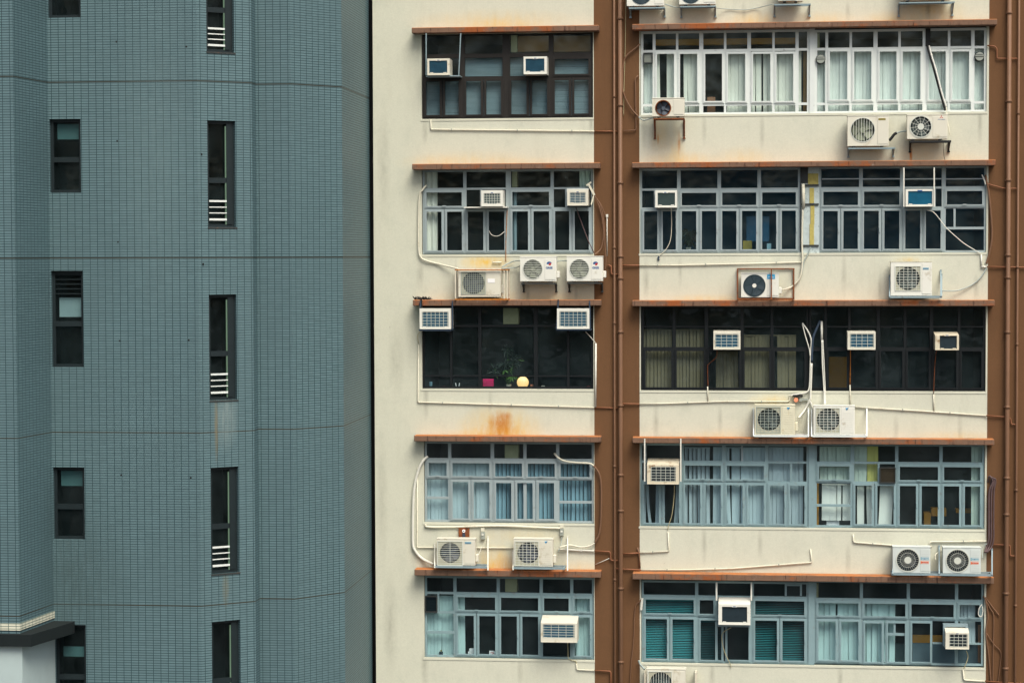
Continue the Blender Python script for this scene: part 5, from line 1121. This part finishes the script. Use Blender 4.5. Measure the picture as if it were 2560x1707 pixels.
# ================================================================== GREY TOWER
TZ0, TZ1 = -24, 14
def tp(px, D): p = P(px, 643, DIST-D); return (p.x, p.y)
A0 = tp(-160, 47.3); A = tp(38, 47.3); B = tp(125, 49.05); C_ = tp(496, 49.05); E_ = tp(632, 49.85); F_ = tp(643, 50.27); G = tp(730, 50.27); H = tp(857, 51.38); I_ = tp(925.5, 55.15)
I2 = (I_[0]-.25, I_[1]+.05); I3 = (I2[0], 14)
def zz(py, D, px=300): return P(px, py, DIST-D).z
JZ = [zz(-233, 49.05), zz(204.5, 49.05), zz(645, 49.05), zz(1081, 49.05, 300), zz(1511.5, 49.05), zz(1945, 49.05)]
def dist(a, b_): return (Vector(a)-Vector(b_)).length
uC = dist(A0, A)+dist(A, B)+dist(B, C_)
sx0 = uC+dist(C_, E_)*.30
M['tile'] = tile_mat('small grey blue tiles', (.108, .182, .202), JZ,
    [(sx0, zz(1060, 49.4, 540), .06, .95, 1.1, (.16, .12, .05)), (sx0+.25, zz(1040, 49.4, 560), .35, .9, .9, (.19, .25, .25)), (sx0+.2, zz(1470, 49.4, 560), .10, .5, .6, (.2, .17, .09)),
     (dist(A0, A)+dist(A, B)+.5, zz(1450, 49.05), 1.6, 2.6, .8, (.05, .085, .09)), (uC-.9, zz(400, 49.05), 1.3, 4, .25, (.18, .26, .26))])  # these two are broad tones: darker low on the left, paler higher right
M['tile_w'] = tile_mat('white band tiles', (.62, .62, .50))
tw = thing('grey_tower', (A[0], -6, TZ0), 'grey blue tiled tower with stepped faces and narrow dark windows', 'building')
ZBAND = (P(20, 1574.5, DIST-47.3).z, P(20, 1556.5, DIST-47.3).z)
def hole_on(p0, p1, px0, px1, y0, y1):
    a, b_ = Vector(p0), Vector(p1)
    def s_at(px):
        c = Vector((0, -DIST)); r_ = P(px, (y0+y1)/2, 0); dr = Vector((r_.x, r_.y))-c
        t_ = b_-a; den = dr.x*(-t_.y)+dr.y*t_.x; k = ((a-c).x*(-t_.y)+(a-c).y*t_.x)/den; q = c+dr*k; return (q-a).length, q
    s0, q0 = s_at(px0); s1, q1 = s_at(px1); dm = -(q0.y+q1.y)/2; xm = (px0+px1)/2
    return s0, s1, P(xm, y1, dm).z, P(xm, y0, dm).z
HL = [hole_on(B, C_, *v) for v in ((117.5, 201, -130, 45), (120.5, 202, 298, 482), (125, 208, 677, 918), (131, 211.5, 1167.5, 1348), (134.5, 215.5, 1561, 1800))]
HL = [(max(h[0], .012), *h[1:]) for h in HL]
HR = [hole_on(C_, E_, *v) for v in ((515.5, 584.5, -110, 131), (519, 589, 302, 568), (523, 592, 736, 1000), (527.5, 596.5, 1167, 1432), (530.5, 601, 1551, 1820))]
mb = MB(); u = 0
for i, (a, b_) in enumerate(((A0, A), (A, B), (B, C_), (C_, E_), (E_, F_), (F_, G), (G, H), (H, I_), (I_, I2), (I2, I3))):
    z0 = ZBAND[0]-.07 if i < 2 else TZ0
    ln = panel(mb, a, b_, z0, TZ1, HL if i == 2 else HR if i == 3 else (), .16, u); u += ln
back = [I3, (A0[0], 14), A0]
for a, b_ in zip(back, back[1:]): u += panel(mb, a, b_, TZ0, TZ1, (), .1, u)
f_ = mb.face([(*p_, TZ1) for p_ in (A0, A, B, C_, E_, F_, G, H, I_, I2, I3, (A0[0], 14))])
f_ = mb.face([(A0[0], A0[1], ZBAND[0]-.07), (A[0], A[1], ZBAND[0]-.07), (B[0], B[1], ZBAND[0]-.07), (A0[0], B[1], ZBAND[0]-.07)])
obj('wall', mb, 'tile', tw)
# white band and dark ledge of the projecting block, pale wall below
def off(p_, q_, k):  # push p outwards of segment p->q
    t_ = (Vector(q_)-Vector(p_)).normalized(); n_ = Vector((t_.y, -t_.x)); return n_*k
def prism(mb, poly, z0, z1):
    n = len(poly); lo = [mb.bm.verts.new((*p_, z0)) for p_ in poly]; hi = [mb.bm.verts.new((*p_, z1)) for p_ in poly]
    mb.bm.faces.new(lo[::-1]); mb.bm.faces.new(hi)
    for k in range(n): mb.bm.faces.new((lo[k], lo[(k+1) % n], hi[(k+1) % n], hi[k]))
mb = MB(); k = .02; panel(mb, (A0[0], A0[1]-k), (A[0]+k, A[1]-k), *ZBAND, (), .01, 0); panel(mb, (A[0]+k, A[1]-k), (B[0]+k, B[1]-.002), *ZBAND, (), .01, dist(A0, A))
for z in ZBAND: mb.face([(A0[0], A0[1]-k, z), (A[0]+k, A[1]-k, z), (B[0]+k, B[1]-.002, z), (B[0], B[1], z), (A[0], A[1], z), (A0[0], A0[1], z)])
obj('trim_band', mb, 'tile_w', tw, 'white tiled band')
zl1 = ZBAND[0]-.07; zl0 = zl1-.27
rx = P(182, 1545, DIST-48.3).x
mb = MB(); prism(mb, [(A0[0], A0[1]-.13), tp(66, 47.17), tp(172, 48.9), (tp(172, 48.9)[0], B[1]-.003), (A0[0], B[1]-.003)], zl0, zl1-.002); obj('ledge', mb, 'dark_ledge', tw, 'dark projecting ledge')
mb = MB(); panel(mb, (A0[0], A0[1]), (A[0]+.05, A[1]), TZ0, zl0-.001, (), .1, 0); panel(mb, (A[0]+.05, A[1]), (B[0]+.02, B[1]-.004), TZ0, zl0-.001, (), .1, 3); obj('base_wall', mb, 'white_wall', tw, 'pale plaster wall under the ledge')
# windows of the tower
def tower_window(p0, p1, h, kind, i):
    a, b_ = Vector((*p0, 0)), Vector((*p1, 0)); t_ = (b_-a).normalized(); inn = Vector((-t_.y, t_.x, 0)); s0, s1, z0, z1 = h
    Q = lambda s, z, k: a+t_*s+inn*k+Vector((0, 0, z))
    def bx(mb, sa, sb, za, zb, k0, k1):
        v = [Q(s, z, k) for k in (k0, k1) for (s, z) in ((sa, za), (sb, za), (sb, zb), (sa, zb))]; vv = [mb.bm.verts.new(p_) for p_ in v]
        for f in ((0, 1, 2, 3), (7, 6, 5, 4), (0, 4, 5, 1), (1, 5, 6, 2), (2, 6, 7, 3), (3, 7, 4, 0)): mb.bm.faces.new([vv[n] for n in f])
    mb = MB(); w_ = .07; h_ = z1-z0
    bx(mb, s0, s0+w_, z0, z1, .09, .155); bx(mb, s1-w_, s1, z0, z1, .09, .155); bx(mb, s0+w_, s1-w_, z1-w_, z1, .091, .154); bx(mb, s0+w_, s1-w_, z0, z0+w_, .091, .154)
    zm = z0+h_*(.45 if kind == 'L' else .44); bx(mb, s0+w_, s1-w_, zm-.06, zm+.06, .085, .153)
    o = obj('window', mb, 'tower_frame', tw)
    mb = MB(); mb.face([Q(s0+.02, z0+.02, .145), Q(s1-.02, z0+.02, .145), Q(s1-.02, z1-.02, .145), Q(s0+.02, z1-.02, .145)]); obj('pane', mb, 'glass_tower', o)
    # dark room
    mb = MB(); c = [(s0-.3, z0-.3), (s1+.3, z0-.3), (s1+.3, z1+.05), (s0-.3, z1+.05)]; c2 = c
    for k in range(4):
        p_, q_ = c[k], c[(k+1) % 4]; mb.face([Q(*p_, .17), Q(*q_, .17), Q(*q_, 1.6), Q(*p_, 1.6)])
    mb.face([Q(*p_, 1.6) for p_ in c]); obj('room', mb, 'room', o)
    mb = MB()
    if kind == 'L':
        zt = z1-h_*(.28 if i == 2 else .06); zb = z1-h_*(.48 if i == 2 else .27)
        if i == 0: zt, zb = z1-.2, z1-.5
        if i == 4: zt, zb = z1-.54, z1-.77
        bx(mb, s0+.13, s1-.09, zb, zt, .20, .23); obj('blind', mb, 'bl_slate' if i == 2 else 'bl_dim', o, 'pale blue roller blind')
        if i == 2:
            mb = MB()
            for k in range(5): bx(mb, s0+.08, s1-.08, z1-.52-k*.0-(.11*k-.42), z1-.50-(.11*k-.42), .1, .14)
            obj('louvre', mb, 'tower_frame', o)
    else:
        for k, (f, t2) in enumerate(((.245, .021), (.188, .011), (.133, .011), (.072, .023))):
            zc = z0+h_*f+.0; bx(mb, s0+.06, s1-.20, zc-t2, zc+t2, .06, .085)
        obj('guard_rail', mb, 'alu_white', o, 'four white horizontal bars')
        mb = MB(); bx(mb, s1-.225, s1-.195, z0+.06, zm-.06, .08, .12); obj('side_strip', mb, 'strip_g', o); mb = MB(); bx(mb, s1-.225, s1-.195, zm+.06, z1-.12, .08, .12); obj('side_strip', mb, 'strip_g', o)
        mb = MB(); bx(mb, s1-.19, s1-.07, z0+.07, z1-.07, .07, .13); obj('fixed_panel', mb, 'tower_frame', o)
        mb = MB(); bx(mb, s0-.005, s1+.03, z0-.035, z0-.002, -.015, .08); obj('sill', mb, 'steel_dk', o)
for i, h in enumerate(HL): tower_window(B, C_, h, 'L', i)
for i, h in enumerate(HR): tower_window(C_, E_, h, 'R', i)
for px, py, D in ((291, 105, 49.05), (466, 117, 49.05), (293, 353, 49.05), (504, 386, 49.1), (295, 605, 49.05), (508, 660, 49.1), (299, 852, 49.05), (472, 850, 49.05), (303, 1187, 49.05), (477, 1194, 49.05)):
    p = P(px, py, DIST-D); mb = MB(); mb.cyl((p.x, p.z), .022, p.y-.003, p.y+.01, 10); obj('anchor_hole', mb, 'black', tw)
# added black backing: shade painted into the slit between the buildings, sky closed off
mb = MB(); mb.box(I_[0]-.2, XL-.002, .6, .8, TZ0, ZT); obj('gap_backing', mb, 'black', None, kind='structure')

# ================================================================== ground
mb = MB(); g_ = 400; mb.face([(-g_, -g_, -24), (g_, -g_, -24), (g_, g_, -24), (-g_, g_, -24)]); obj('ground', mb, 'ground', None, kind='structure')

# ================================================================== light
w = bpy.data.worlds.new('World'); S.world = w; w.use_nodes = True; nt = w.node_tree
sky = nt.nodes.new('ShaderNodeTexSky'); sky.sky_type = 'NISHITA'; sky.sun_disc = False
EL, ROT = 56, 150
sky.sun_elevation = RAD(EL); sky.sun_rotation = RAD(ROT); sky.dust_density = 6; sky.air_density = 1.2; sky.ozone_density = 1.0
nt.links.new(sky.outputs[0], nt.nodes['Background'].inputs[0]); nt.nodes['Background'].inputs[1].default_value = .062
sd = bpy.data.lights.new('sun', 'SUN'); so = bpy.data.objects.new('sun', sd); COL.objects.link(so)
sd.energy = 1.4; sd.angle = RAD(34); sd.color = (1, .96, .86)
dv = Vector((math.sin(RAD(ROT))*math.cos(RAD(EL)), math.cos(RAD(ROT))*math.cos(RAD(EL)), math.sin(RAD(EL))))
so.rotation_euler = dv.to_track_quat('Z', 'Y').to_euler(); so.location = (0, -40, 40)
S.view_settings.view_transform = 'Standard'; S.view_settings.look = 'None'; S.view_settings.gamma = 1; S.view_settings.exposure = 1.30
